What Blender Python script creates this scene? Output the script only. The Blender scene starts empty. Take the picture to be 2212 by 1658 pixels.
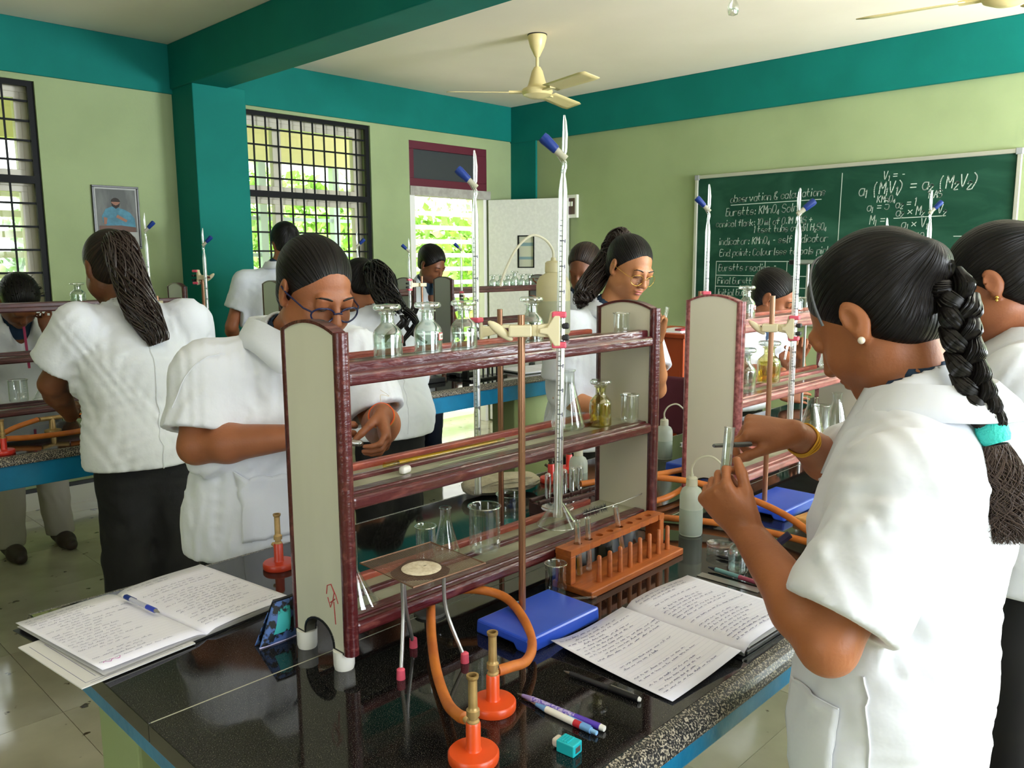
import bpy, bmesh, math, random
import numpy as np
from mathutils import Vector, Matrix
random.seed(7); np.random.seed(7)
S = bpy.context.scene
COL = S.collection
PI = math.pi
# ------------------------------------------------------------------ camera
cd = bpy.data.cameras.new('camera'); cam = bpy.data.objects.new('camera', cd); COL.objects.link(cam)
cd.sensor_width = 36.0; cd.lens = 1782.56 / 2212 * 36.0; cd.clip_start = 0.05; cd.clip_end = 400
_r = Vector((0.69638785, -0.71764695, -0.00517889)); _u = Vector((0.10957316, 0.09919001, 0.98901722)); _f = Vector((0.7092515, 0.68930704, -0.14770956))
cam.matrix_world = Matrix(((_r.x, _u.x, -_f.x, 0), (_r.y, _u.y, -_f.y, 0), (_r.z, _u.z, -_f.z, 1.5), (0, 0, 0, 1)))
S.camera = cam
# ------------------------------------------------------------------ world, daylight, exposure
W = bpy.data.worlds.new('sky'); S.world = W; W.use_nodes = True
wn = W.node_tree; bg = wn.nodes['Background']
tc = wn.nodes.new('ShaderNodeTexCoord'); sp = wn.nodes.new('ShaderNodeSeparateXYZ'); rp = wn.nodes.new('ShaderNodeValToRGB')
wn.links.new(tc.outputs['Generated'], sp.inputs[0]); wn.links.new(sp.outputs['Z'], rp.inputs[0]); wn.links.new(rp.outputs[0], bg.inputs[0])
rp.color_ramp.elements[0].position = 0.0; rp.color_ramp.elements[0].color = (1, 1, 1, 1)
rp.color_ramp.elements[1].position = 0.9; rp.color_ramp.elements[1].color = (0.80, 0.88, 1.0, 1)
bg.inputs[1].default_value = 3.0
def area(name, loc, rot, sx, sy, power, col=(0.85, 0.915, 1.0)):
    l = bpy.data.lights.new(name, 'AREA'); l.shape = 'RECTANGLE'; l.size = sx; l.size_y = sy; l.energy = power; l.color = col
    o = bpy.data.objects.new(name, l); COL.objects.link(o); o.location = loc; o.rotation_euler = rot
    return o
# daylight, from lamps tilted up like ground bounce to brighten the ceiling, through the open windows of the wall behind the viewer (y = -1.9)
YB = -1.9; XB = -2.2
area('daylight_a', (0.9, YB - 0.12, 1.72), (math.radians(96), 0, 0), 1.5, 1.5, 62)
area('daylight_b', (2.9, YB - 0.12, 1.72), (math.radians(140), 0, 0), 1.5, 1.5, 100)
area('daylight_c', (4.75, YB - 0.12, 1.72), (math.radians(150), 0, 0), 1.3, 1.5, 580)
area('fill_light_d', (XB - 0.12, 0.4, 1.72), (math.radians(90), 0, math.radians(-90)), 1.5, 1.5, 5)  # weak fill added to brighten the near rack's side panel
# outdoor sun on the garden beyond the veranda
sl = bpy.data.lights.new('sun', 'SUN'); sl.energy = 15.0; sl.angle = math.radians(4); so = bpy.data.objects.new('sun', sl); COL.objects.link(so)
so.rotation_euler = (math.radians(28), math.radians(24), 0)
S.view_settings.view_transform = 'Standard'; S.view_settings.look = 'None'; S.view_settings.gamma = 1.0
S.view_settings.use_curve_mapping = False; S.view_settings.exposure = 0.0
S.cycles.max_bounces = 10; S.cycles.transparent_max_bounces = 40; S.cycles.diffuse_bounces = 5; S.cycles.glossy_bounces = 4; S.cycles.transmission_bounces = 6
S.cycles.sample_clamp_indirect = 6.0; S.cycles.caustics_reflective = False; S.cycles.caustics_refractive = False
# ------------------------------------------------------------------ materials
def lin(h):
    c = [int(h[i:i + 2], 16) / 255 for i in (0, 2, 4)]
    return tuple([(v / 12.92 if v <= 0.04045 else ((v + 0.055) / 1.055) ** 2.4) for v in c] + [1.0])
MATS = {}
def mat(name, col, rough=0.5, metal=0.0, col2=None, scale=8.0, detail=4.0, lo=0.4, hi=0.65, stretch=None, bump=0.0, bscale=None, spec=0.5, coat=0.0, sss=0.0, sheen=0.0, emit=None, uv=False, dist=0.0):
    if name in MATS: return MATS[name]
    m = bpy.data.materials.new(name); m.use_nodes = True; nt = m.node_tree; b = nt.nodes['Principled BSDF']
    b.inputs['Base Color'].default_value = lin(col); b.inputs['Roughness'].default_value = rough; b.inputs['Metallic'].default_value = metal
    b.inputs['Specular IOR Level'].default_value = spec; b.inputs['Coat Weight'].default_value = coat; b.inputs['Coat Roughness'].default_value = 0.08
    if sss: b.inputs['Subsurface Weight'].default_value = sss; b.inputs['Subsurface Radius'].default_value = (0.012, 0.005, 0.003); b.inputs['Subsurface Scale'].default_value = 0.4
    if sheen: b.inputs['Sheen Weight'].default_value = sheen
    if emit: b.inputs['Emission Color'].default_value = lin(emit[0]); b.inputs['Emission Strength'].default_value = emit[1]
    if col2 or bump:
        t = nt.nodes.new('ShaderNodeTexCoord'); mp = nt.nodes.new('ShaderNodeMapping'); nt.links.new(t.outputs['UV' if uv else 'Object'], mp.inputs[0])
        if stretch: mp.inputs['Scale'].default_value = stretch
    if col2:
        n = nt.nodes.new('ShaderNodeTexNoise'); n.inputs['Scale'].default_value = scale; n.inputs['Detail'].default_value = detail; n.inputs['Distortion'].default_value = dist; nt.links.new(mp.outputs[0], n.inputs['Vector'])
        r = nt.nodes.new('ShaderNodeValToRGB'); r.color_ramp.elements[0].position = lo; r.color_ramp.elements[1].position = hi
        r.color_ramp.elements[0].color = lin(col); r.color_ramp.elements[1].color = lin(col2)
        nt.links.new(n.outputs['Fac'], r.inputs[0]); nt.links.new(r.outputs[0], b.inputs['Base Color'])
    if bump:
        n2 = nt.nodes.new('ShaderNodeTexNoise'); n2.inputs['Scale'].default_value = bscale or scale; n2.inputs['Detail'].default_value = 3; nt.links.new(mp.outputs[0], n2.inputs['Vector'])
        bp = nt.nodes.new('ShaderNodeBump'); bp.inputs['Strength'].default_value = bump; bp.inputs['Distance'].default_value = 0.02
        nt.links.new(n2.outputs['Fac'], bp.inputs['Height']); nt.links.new(bp.outputs[0], b.inputs['Normal'])
    MATS[name] = m
    return m
def glass(name, tint=(0.95, 0.97, 0.96), base=0.06, edge=0.75, power=3.0, refl=(1, 1, 1), rough=.06):
    """thin blown glass: mostly see-through, reflecting more and more towards its rims"""
    if name in MATS: return MATS[name]
    m = bpy.data.materials.new(name); m.use_nodes = True; nt = m.node_tree; nt.nodes.clear()
    o = nt.nodes.new('ShaderNodeOutputMaterial'); mx = nt.nodes.new('ShaderNodeMixShader'); t = nt.nodes.new('ShaderNodeBsdfTransparent'); g = nt.nodes.new('ShaderNodeBsdfGlossy')
    lw = nt.nodes.new('ShaderNodeLayerWeight'); lw.inputs['Blend'].default_value = 0.5
    pw = nt.nodes.new('ShaderNodeMath'); pw.operation = 'POWER'; pw.inputs[1].default_value = power
    ma = nt.nodes.new('ShaderNodeMath'); ma.operation = 'MULTIPLY_ADD'; ma.inputs[1].default_value = edge; ma.inputs[2].default_value = base
    t.inputs[0].default_value = (*tint, 1); g.inputs[0].default_value = (*refl, 1); g.inputs['Roughness'].default_value = rough
    nt.links.new(lw.outputs['Facing'], pw.inputs[0]); nt.links.new(pw.outputs[0], ma.inputs[0]); nt.links.new(ma.outputs[0], mx.inputs[0])
    nt.links.new(t.outputs[0], mx.inputs[1]); nt.links.new(g.outputs[0], mx.inputs[2]); nt.links.new(mx.outputs[0], o.inputs[0])
    MATS[name] = m
    return m
def translucent(name, col, clear=0.2, rough=0.35):
    if name in MATS: return MATS[name]
    m = bpy.data.materials.new(name); m.use_nodes = True; nt = m.node_tree; b = nt.nodes['Principled BSDF']; o = nt.nodes['Material Output']
    b.inputs['Base Color'].default_value = lin(col); b.inputs['Roughness'].default_value = rough
    tl = nt.nodes.new('ShaderNodeBsdfTranslucent'); tl.inputs[0].default_value = lin(col); t = nt.nodes.new('ShaderNodeBsdfTransparent')
    m1 = nt.nodes.new('ShaderNodeMixShader'); m1.inputs[0].default_value = 0.45; m2 = nt.nodes.new('ShaderNodeMixShader'); m2.inputs[0].default_value = clear
    nt.links.new(b.outputs[0], m1.inputs[1]); nt.links.new(tl.outputs[0], m1.inputs[2]); nt.links.new(m1.outputs[0], m2.inputs[1]); nt.links.new(t.outputs[0], m2.inputs[2]); nt.links.new(m2.outputs[0], o.inputs[0])
    MATS[name] = m
    return m
def granite():
    m = mat('black_granite', '0b0c0d', 0.06, spec=0.6); nt = m.node_tree; b = nt.nodes['Principled BSDF']
    t = nt.nodes.new('ShaderNodeTexCoord'); n = nt.nodes.new('ShaderNodeTexNoise'); n.inputs['Scale'].default_value = 700; n.inputs['Detail'].default_value = 2
    r = nt.nodes.new('ShaderNodeValToRGB'); r.color_ramp.elements[0].position = 0.55; r.color_ramp.elements[0].color = lin('0a0b0c'); r.color_ramp.elements[1].position = 0.80; r.color_ramp.elements[1].color = lin('6a655c')
    n3 = nt.nodes.new('ShaderNodeTexNoise'); n3.inputs['Scale'].default_value = 3.5; n3.inputs['Detail'].default_value = 6
    r3 = nt.nodes.new('ShaderNodeMapRange'); r3.inputs['From Min'].default_value = 0.4; r3.inputs['From Max'].default_value = 0.75; r3.inputs['To Min'].default_value = 0.035; r3.inputs['To Max'].default_value = 0.16
    nt.links.new(t.outputs['Object'], n.inputs['Vector']); nt.links.new(t.outputs['Object'], n3.inputs['Vector']); nt.links.new(n.outputs['Fac'], r.inputs[0]); nt.links.new(r.outputs[0], b.inputs['Base Color'])
    nt.links.new(n3.outputs['Fac'], r3.inputs[0]); nt.links.new(r3.outputs[0], b.inputs['Roughness'])
    return m
GRAN = granite()
def speckled(name, base, fleck, rough, scale, lo, hi):
    m = mat(name, base, rough, col2=fleck, scale=scale, detail=2, lo=lo, hi=hi); return m
GEDGE = speckled('rough_granite_edge', '15161a', 'b5ab98', .42, 330, .50, .62)
TEAL = mat('teal_wall_paint', '056d63', 0.7, col2='087369', scale=3, spec=.18, bump=0.03, bscale=60)
GREEN = mat('pale_green_wall_paint', '9aa87c', 0.75, col2='93a176', scale=2.2, spec=.18, bump=0.04, bscale=50)
CREAM = mat('cream_ceiling_paint', 'f7ead8', 0.8, col2='f2e5d2', scale=1.5, bump=0.03, bscale=40)
BLUEP = mat('blue_bench_paint', '1878a4', 0.3, col2='166a92', scale=9, bump=0.08, bscale=30)
MAROON = mat('maroon_varnish', '4c161a', 0.28, col2='834a44', scale=20, detail=9, lo=0.54, hi=0.82, stretch=(1.2, 4, 4), bump=0.12, bscale=30, coat=0.4)
MAROONR = mat('worn_red_varnish', '8a3a30', 0.4, col2='bb6248', scale=16, detail=8, lo=0.45, hi=0.75, stretch=(1, 4, 4), bump=0.15, bscale=40)
LAMIN = mat('grey_cream_laminate', 'd2d0be', 0.5, spec=.25, col2='cccab8', scale=3, stretch=(3, 3, 1))
LAMIN2 = mat('cream_laminate', 'dbd6c4', 0.4, col2='d6d1be', scale=3)
SHELF = mat('shelf_board_laminate', 'b4b39b', 0.42, col2='98967f', scale=12, detail=6)
GLASS = glass('clear_glass'); GLASSB = glass('bottle_glass', (0.90, 0.94, 0.92), 0.10, 0.8, 2.2)
GLASSY = glass('yellow_glass_liquid', (0.93, 0.86, 0.42), 0.05, 0.4, 3.0); WATER = glass('water', (0.90, 0.93, 0.92), 0.05, 0.5, 3.0)
PANE = glass('window_pane', (0.97, 0.99, 0.98), 0.02, 0.6, 5)
BURG = glass('burette_glass', (0.93, 0.95, 0.94), 0.28, 0.6, 1.5, rough=.28)
POLY = translucent('milky_plastic', 'c9cfc0', 0.22); POLYCAP = translucent('milky_cap', 'd6d3bd', 0.05)
POLYBIG = translucent('old_milky_plastic', 'cfc8a4', 0.12)
CLAMP = mat('cream_plastic', 'd9cfab', 0.4); BLUEK = mat('blue_plastic', '17337a', 0.4, spec=.3); BLUEB = mat('blue_enamel', '2a4fc4', 0.3, col2='3558c8', scale=10, detail=8, bump=0.05)
BLACKP = mat('black_plastic', '101114', 0.35); BLACKR = mat('black_rubber', '15161a', 0.55); PINK = mat('pink_rubber', 'd8566c', 0.45)
ROD = mat('copper_tinted_steel', '9a6b50', 0.3, 0.7, col2='b08a6d', scale=5, stretch=(1, 1, .4)); STEEL = mat('steel', 'a9a7a2', 0.3, 0.85); CHROME = mat('chrome', 'd8dadc', 0.12, 1.0)
BRASS = mat('brass', 'c0a06c', 0.4, 0.45, col2='a3844f', scale=30); ORANGE = mat('orange_enamel', 'dd5220', 0.3, col2='d34a1c', scale=6); HOSE = mat('orange_rubber_hose', 'c8722a', 0.5, col2='b4602a', scale=25, bump=0.1)
REDE = mat('red_enamel', 'cf2f22', 0.3); WHITEP = mat('white_plastic', 'e9e7df', 0.35); WOODT = mat('orange_wood', 'b3622a', 0.45, col2='9c5226', scale=10, stretch=(1, 8, 8), bump=0.06)
PAPER = mat('paper', 'f0eef8', 0.75, col2='eae8f4', scale=4); PAPERG = mat('grey_paper', 'dad8d6', 0.75); INKB = mat('blue_ink', '42427c', 0.8); INKG = mat('grey_ink', '7a7a98', 0.8); INKP = mat('pink_ink', 'd07ac0', 0.8)  # greyer paper for page blocks and loose sheets
IRON = mat('black_iron', '08090a', 0.6, spec=.2); ALU = mat('cream_aluminium', 'cfc8b4', 0.4); WHITEW = mat('white_paint', 'e6e4de', 0.45)
# ------------------------------------------------------------------ mesh helpers
class G:
    """collects shapes and builds them as one mesh object"""
    def __init__(s): s.v = []; s.f = []; s.sm = []
    def add(s, vs, fs, smooth=False):
        n = len(s.v); s.v += [tuple(p) for p in vs]; s.f += [tuple(i + n for i in f) for f in fs]; s.sm += [smooth] * len(fs); return s
    def box(s, x0, x1, y0, y1, z0, z1, M=None):
        p = [Vector(q) for q in ((x0, y0, z0), (x1, y0, z0), (x1, y1, z0), (x0, y1, z0), (x0, y0, z1), (x1, y0, z1), (x1, y1, z1), (x0, y1, z1))]
        if M is not None: p = [M @ q for q in p]
        return s.add(p, [(3, 2, 1, 0), (4, 5, 6, 7), (0, 1, 5, 4), (1, 2, 6, 5), (2, 3, 7, 6), (3, 0, 4, 7)])
    def prism(s, poly, a0, a1, axis='x'):
        n = len(poly)
        def P(u, w, a): return (a, u, w) if axis == 'x' else ((u, a, w) if axis == 'y' else (u, w, a))
        vs = [P(u, w, a0) for u, w in poly] + [P(u, w, a1) for u, w in poly]
        fs = [tuple(range(n))[::-1], tuple(range(n, 2 * n))] + [(i, (i + 1) % n, n + (i + 1) % n, n + i) for i in range(n)]
        return s.add(vs, fs)
    def lathe(s, prof, c=(0, 0, 0), n=24, M=None, cap=False):
        vs = []; fs = []; m = len(prof)
        for i in range(n):
            a = 2 * PI * i / n; ca, sa = math.cos(a), math.sin(a)
            for r, z in prof:
                p = Vector((r * ca, r * sa, z))
                if M is not None: p = M @ p
                vs.append((p.x + c[0], p.y + c[1], p.z + c[2]))
        for i in range(n):
            j = (i + 1) % n
            for k in range(m - 1): fs.append((i * m + k, j * m + k, j * m + k + 1, i * m + k + 1))
        s.add(vs, fs, True)
        if cap:
            b = len(s.v) - len(vs)
            s.f.append(tuple(b + i * m for i in range(n))[::-1]); s.sm.append(False); s.f.append(tuple(b + i * m + m - 1 for i in range(n))); s.sm.append(False)
        return s
    def tube(s, pts, r, n=8, cap=True, closed=False):
        pts = [Vector(p) for p in pts]; m = len(pts); rs = r if isinstance(r, (list, tuple, np.ndarray)) else [r] * m
        t0 = (pts[1] - pts[0]).normalized(); ref = Vector((0, 0, 1)) if abs(t0.z) < 0.9 else Vector((1, 0, 0)); u = t0.cross(ref).normalized(); vs = []; fs = []
        for i in range(m):
            if closed: t = pts[(i + 1) % m] - pts[i - 1]
            else: t = pts[min(i + 1, m - 1)] - pts[max(i - 1, 0)]
            t = t.normalized() if t.length > 1e-9 else t0; u = (u - t * u.dot(t)); u = u.normalized() if u.length > 1e-6 else t.orthogonal().normalized(); w = t.cross(u)
            for k in range(n):
                a = 2 * PI * k / n; vs.append(pts[i] + (u * math.cos(a) + w * math.sin(a)) * rs[i])
        for i in range(m if closed else m - 1):
            j = (i + 1) % m
            for k in range(n): fs.append((i * n + k, i * n + (k + 1) % n, j * n + (k + 1) % n, j * n + k))
        s.add(vs, fs, True)
        if cap and not closed:
            b = len(s.v) - len(vs); s.f.append(tuple(range(b, b + n))[::-1]); s.sm.append(False); s.f.append(tuple(range(b + (m - 1) * n, b + m * n))); s.sm.append(False)
        return s
    def ball(s, c, r, n=12, m=8, M=None):
        rr = r if isinstance(r, (tuple, list)) else (r, r, r); vs = []; fs = []
        for i in range(m + 1):
            th = PI * i / m
            for k in range(n):
                a = 2 * PI * k / n; p = Vector((rr[0] * math.sin(th) * math.cos(a), rr[1] * math.sin(th) * math.sin(a), -rr[2] * math.cos(th)))
                if M is not None: p = M @ p
                vs.append((p.x + c[0], p.y + c[1], p.z + c[2]))
        for i in range(m):
            for k in range(n): fs.append((i * n + k, i * n + (k + 1) % n, (i + 1) * n + (k + 1) % n, (i + 1) * n + k))
        return s.add(vs, fs, True)
    def grid(s, P, thick=0.0, smooth=True):
        P = np.asarray(P, float); a, b = P.shape[:2]; vs = [tuple(q) for q in P.reshape(-1, 3)]
        fs = [(i * b + j, i * b + j + 1, (i + 1) * b + j + 1, (i + 1) * b + j) for i in range(a - 1) for j in range(b - 1)]
        return s.add(vs, fs, smooth)
    def build(s, name, m, parent=None, bevel=0.0, solid=0.0, angle=40, seg=2):
        me = bpy.data.meshes.new(name); me.from_pydata(s.v, [], s.f); me.update()
        me.polygons.foreach_set('use_smooth', s.sm)
        if any(s.sm): me.set_sharp_from_angle(angle=math.radians(angle))
        ms = m if isinstance(m, (list, tuple)) else [m]
        for q in ms: me.materials.append(q)
        return link(me, name, parent, bevel, solid, seg)
def link(me, name, parent=None, bevel=0.0, solid=0.0, seg=2):
    o = bpy.data.objects.new(name, me); COL.objects.link(o)
    if parent is not None: o.parent = parent; o.matrix_parent_inverse = Matrix()
    if solid: md = o.modifiers.new('thickness', 'SOLIDIFY'); md.thickness = solid; md.offset = 0
    if bevel: md = o.modifiers.new('bevel', 'BEVEL'); md.width = bevel; md.segments = seg; md.limit_method = 'ANGLE'
    return o
def tag(o, label=None, cat=None, group=None, kind=None):
    if label: o['label'] = label
    if cat: o['category'] = cat
    if group: o['group'] = group
    if kind: o['kind'] = kind
    return o
def thing(name, label, cat, loc=(0, 0, 0), rz=0.0, group=None):
    o = bpy.data.objects.new(name, None); COL.objects.link(o); o.location = loc; o.rotation_euler = (0, 0, rz); o.empty_display_size = 0.05
    return tag(o, label, cat, group)
def struct(o): o['kind'] = 'structure'; return o
def copy_thing(o, loc, rz=None, label=None, group=None, parent=None):
    c = o.copy(); COL.objects.link(c)
    if parent is None:
        c.location = loc
        if rz is not None: c.rotation_euler = (0, 0, rz)
        if label: c['label'] = label
        if group: c['group'] = group
    else: c.parent = parent
    for ch in list(o.children): copy_thing(ch, None, parent=c)
    return c
def rotm(ax, ang): return Matrix.Rotation(ang, 4, ax)
def arc(cx, cy, r, a0, a1, n): return [(cx + r * math.cos(a0 + (a1 - a0) * i / n), cy + r * math.sin(a0 + (a1 - a0) * i / n)) for i in range(n + 1)]
def spline(P, n=8):
    """Catmull-Rom through points"""
    P = [np.array(p, float) for p in P]; Q = [2 * P[0] - P[1]] + P + [2 * P[-1] - P[-2]]; out = []
    for i in range(1, len(Q) - 2):
        for k in range(n):
            t = k / n; a, b, c, d = Q[i - 1:i + 3]
            out.append(0.5 * (2 * b + (c - a) * t + (2 * a - 5 * b + 4 * c - d) * t * t + (3 * b - a - 3 * c + d) * t ** 3))
    return out + [P[-1]]
# ================================================================== ROOM
XR = 5.71; YL = 5.53; HC = 2.90; BT = 0.85
g = G().box(XB - .2, XR + .2, YB - .2, YL + .2, -0.12, -0.004)
floor = struct(g.build('floor', mat('floor_grout', '8f8a76', 0.6)))
FT = mat('polished_floor_tile', 'c9c3aa', 0.10, col2='a59f88', scale=2.6, detail=9, lo=0.35, hi=0.72, bump=0.02, bscale=6, coat=0.3)
nt_ = FT.node_tree; b_ = nt_.nodes['Principled BSDF']; old = b_.inputs['Base Color'].links[0].from_socket
n_ = nt_.nodes.new('ShaderNodeTexNoise'); n_.inputs['Scale'].default_value = 13; n_.inputs['Detail'].default_value = 4; gm_ = nt_.nodes.new('ShaderNodeNewGeometry'); nt_.links.new(gm_.outputs['Position'], n_.inputs['Vector'])
r_ = nt_.nodes.new('ShaderNodeValToRGB'); r_.color_ramp.elements[0].position = .665; r_.color_ramp.elements[1].position = .70; nt_.links.new(n_.outputs['Fac'], r_.inputs[0])
mx_ = nt_.nodes.new('ShaderNodeMix'); mx_.data_type = 'RGBA'; nt_.links.new(r_.outputs[0], mx_.inputs[0]); nt_.links.new(old, mx_.inputs[6]); mx_.inputs[7].default_value = lin('4a4030'); nt_.links.new(mx_.outputs[2], b_.inputs['Base Color'])   # dark stains trodden into the tiles
tile_me = None
ts = 0.6
for i in range(int((XR - XB) / ts) + 1):
    for j in range(int((YL - YB) / ts) + 1):
        x, y = XB + i * ts, YB + j * ts
        if tile_me is None:
            o = G().box(0.001, ts - .001, 0.001, ts - .001, -0.004, 0.0).build('tile', FT, floor); tile_me = o.data
        else: o = link(tile_me, 'tile', floor)
        o.location = (x, y, random.uniform(-.0004, .0004))
        o.rotation_euler = (0, 0, 0)
# ceiling
struct(G().box(XB - .2, XR + .2, YB - .2, YL + .2, HC, HC + .15).build('ceiling', CREAM))
def wall_with_holes(name, m, axis, c0, c1, a0, a1, z0, z1, holes):
    """wall slab between c0..c1 across the axis; holes = (a0,a1,z0,z1)"""
    g = G(); hs = sorted(holes)
    def bx(p0, p1, q0, q1):
        if p1 - p0 < 1e-4 or q1 - q0 < 1e-4: return
        if axis == 'x': g.box(p0, p1, c0, c1, q0, q1)
        else: g.box(c0, c1, p0, p1, q0, q1)
    cur = a0
    for (h0, h1, k0, k1) in hs:
        bx(cur, h0, z0, z1); bx(h0, h1, z0, k0); bx(h0, h1, k1, z1); cur = h1
    bx(cur, a1, z0, z1)
    return struct(g.build(name, m))
ZB = 2.59
wall_with_holes('wall_left', GREEN, 'x', YL, YL + .2, XB, XR + .2, 0, ZB, [(0.47, 1.675, 0.92, 2.555), (2.87, 4.085, 0.92, 2.565), (4.475, 5.372, 0.0, 2.495)])
wall_with_holes('wall_right', GREEN, 'y', XR, XR + .2, YB - .2, YL + .2, 0, ZB, [])
wall_with_holes('wall_back', GREEN, 'x', YB - .2, YB, XB - .2, XR + .2, 0, HC, [(0.15, 1.65, 0.95, 2.5), (2.15, 3.65, 0.95, 2.5), (4.1, 5.4, 0.95, 2.5)])
wall_with_holes('wall_near', GREEN, 'y', XB - .2, XB, YB, YL + .2, 0, HC, [(-.35, 1.15, 0.95, 2.5)])  # unseen window opening added for the fill lamp on the rack panel
# beams and pillars (teal)
struct(G().box(XB, XR + .2, YL - .015, YL + .2, ZB, HC).build('trim_1', TEAL, bevel=.004))
struct(G().box(XR - .03, XR + .2, YB - .2, YL, ZB - .015, HC).build('trim_2', TEAL, bevel=.006))
struct(G().box(2.48, 2.735, YB, YL - .01, 2.62, HC).build('trim_3', TEAL, bevel=.006))
struct(G().box(2.495, 2.86, 5.23, YL + .01, 0, 2.63).build('trim_4', TEAL, bevel=.006))
struct(G().box(XR - .02, XR + .01, 5.215, YL + .01, 0, 2.6).build('trim_5', TEAL, bevel=.003))
SK = mat('white_skirting_tile', 'cfcdc0', 0.25)
struct(G().box(XB, 2.495, YL - .012, YL, 0, .11).build('baseboard_left', SK)); struct(G().box(2.86, 4.47, YL - .012, YL, 0, .11).build('baseboard_left', SK))
struct(G().box(XB, 2.495, YL - .016, YL, .11, .135).build('baseboard_left', BLACKP)); struct(G().box(XR - .012, XR, YB, 5.2, 0, .11).build('baseboard_right', SK))
# windows with grilles
def window(n, x0, x1, z0, z1, zm, mull, nv, left):
    w = bpy.data.objects.new('window_%d' % n, None); COL.objects.link(w); struct(w); w['label'] = 'window with black iron grille and sliding aluminium sashes'
    y = YL + .12
    def fr(a, b, c, d, t=.05):
        return G().box(a, b, y, y + .05, c, c + t).box(a, b, y, y + .05, d - t, d).box(a, a + t, y, y + .05, c + t, d - t).box(b - t, b, y, y + .05, c + t, d - t)
    fr(x0, x1, z0, z1).build('frame', ALU, w, bevel=.003)
    G().box(x0, x1, y - .01, y + .06, zm - .03, zm + .03).build('transom_bar', ALU, w, bevel=.003)
    for (q0, q1) in ((z0 + .05, zm - .03), (zm + .03, z1 - .05)):
        xs = [x0 + .05] + mull + [x1 - .05]
        for a, b in zip(xs[:-1], xs[1:]):
            sash = fr(a, b, q0, q1, .035).build('sash', ALU, w, bevel=.002)
            G().box(a + .034, b - .034, y + .02, y + .024, q0 + .034, q1 - .034).build('pane', PANE, sash)
    yg = YL + .03
    G().box(x0, x1, yg - .012, yg + .012, z1 - .03, z1).box(x0, x1, yg - .012, yg + .012, z0, z0 + .03).box(x0, x0 + .03, yg - .012, yg + .012, z0 + .03, z1 - .03).box(x1 - .035, x1, yg - .012, yg + .012, z0 + .03, z1 - .03).build('grille_frame', IRON, w)
    G().box(x0, x1, yg - .014, yg + .014, zm - .022, zm + .022).build('grille_crossbar', IRON, w)
    vb = None
    for i in range(1, nv):
        x = x0 + .02 + (x1 - x0 - .04) * i / nv
        if vb is None: vb = G().box(-.005, .005, yg - .005, yg + .005, z0 + .02, z1 - .02).build('bar', IRON, w); o = vb
        else: o = link(vb.data, 'bar', w)
        o.location = (x, 0, 0)
    hb = None
    zs = [zm + (z1 - zm) * k / 5 for k in range(1, 5)] + [zm - .137 * k for k in range(1, int((zm - z0) / .137) + 1)]
    for z in zs:
        if hb is None: hb = G().box(x0 + .02, x1 - .02, yg - .005, yg + .005, -.006, .006).build('bar', IRON, w); o = hb
        else: o = link(hb.data, 'bar', w)
        o.location = (0, .004, z)
    struct(G().box(x0 - .03, x1 + .03, YL - .03, YL + .12, z0 - .03, z0).build('trim_sill', ALU))
window(1, 0.47, 1.675, .92, 2.555, 1.99, [1.06], 8, True)
window(2, 2.87, 4.085, .92, 2.565, 1.99, [3.32], 12, False)
# doorway: maroon transom, grey lintel, open white leaf
MARF = mat('maroon_frame_paint', '5a1c2c', 0.4)
d = bpy.data.objects.new('door_1', None); COL.objects.link(d); struct(d); d['label'] = 'white door standing open below a dark maroon framed transom'
G().box(4.475, 5.372, YL + .0, YL + .07, 2.43, 2.495).box(4.475, 5.372, YL, YL + .07, 2.125, 2.19).box(4.475, 4.525, YL, YL + .07, 2.19, 2.43).box(5.25, 5.372, YL, YL + .07, 2.19, 2.43).build('transom_frame', MARF, d, bevel=.003)
G().box(4.52, 5.255, YL + .03, YL + .04, 2.185, 2.435).build('transom_panel', mat('dark_transom_panel', '3a3d3f', 0.35), d)
G().box(4.475, 5.41, YL - .012, YL + .1, 2.05, 2.125).build('lintel', mat('bare_concrete', 'a9a59c', 0.8, col2='97938a', scale=20), d)
G().box(4.475, 4.53, YL, YL + .1, 0, 2.05).build('jamb', WHITEW, d, bevel=.003); G().box(5.33, 5.372, YL, YL + .1, 0, 2.05).build('jamb', WHITEW, d, bevel=.003)
leaf = bpy.data.objects.new('door_leaf', None); COL.objects.link(leaf); leaf.parent = d; leaf.location = (5.375, 5.505, 0); leaf.rotation_euler = (0, 0, math.atan2(4.80 - 5.505, 5.675 - 5.375))
DW = mat('glossy_white_door', 'dedcd6', 0.18, col2='e6e4de', scale=40, bump=0.05, bscale=90)
lw_ = .76; PO2 = mat('blue_grey_reflection', '7f9aa0', .3)
G().box(0, .29, -.018, .018, .02, 2.045).box(.44, lw_, -.018, .018, .02, 2.045).box(.29, .44, -.018, .018, .02, 1.44).box(.29, .44, -.018, .018, 1.72, 2.045).build('leaf_panel', DW, leaf, bevel=.002)
G().box(.285, .445, -.021, -.012, 1.435, 1.445).box(.285, .445, -.021, -.012, 1.715, 1.725).box(.285, .295, -.021, -.012, 1.445, 1.715).box(.435, .445, -.021, -.012, 1.445, 1.715).build('vision_frame', IRON, leaf)
G().box(.295, .435, -.004, .004, 1.445, 1.715).build('vision_pane', mat('pale_reflection_pane', 'c6c7b2', .15), leaf); G().box(.295, .435, -.0052, -.0042, 1.51, 1.535).build('reflection_band', PO2, leaf); G().box(.295, .435, -.0052, -.0042, 1.63, 1.66).build('reflection_band', PO2, leaf)  # pale pane and blue-grey bands paint in a window's reflection
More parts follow.
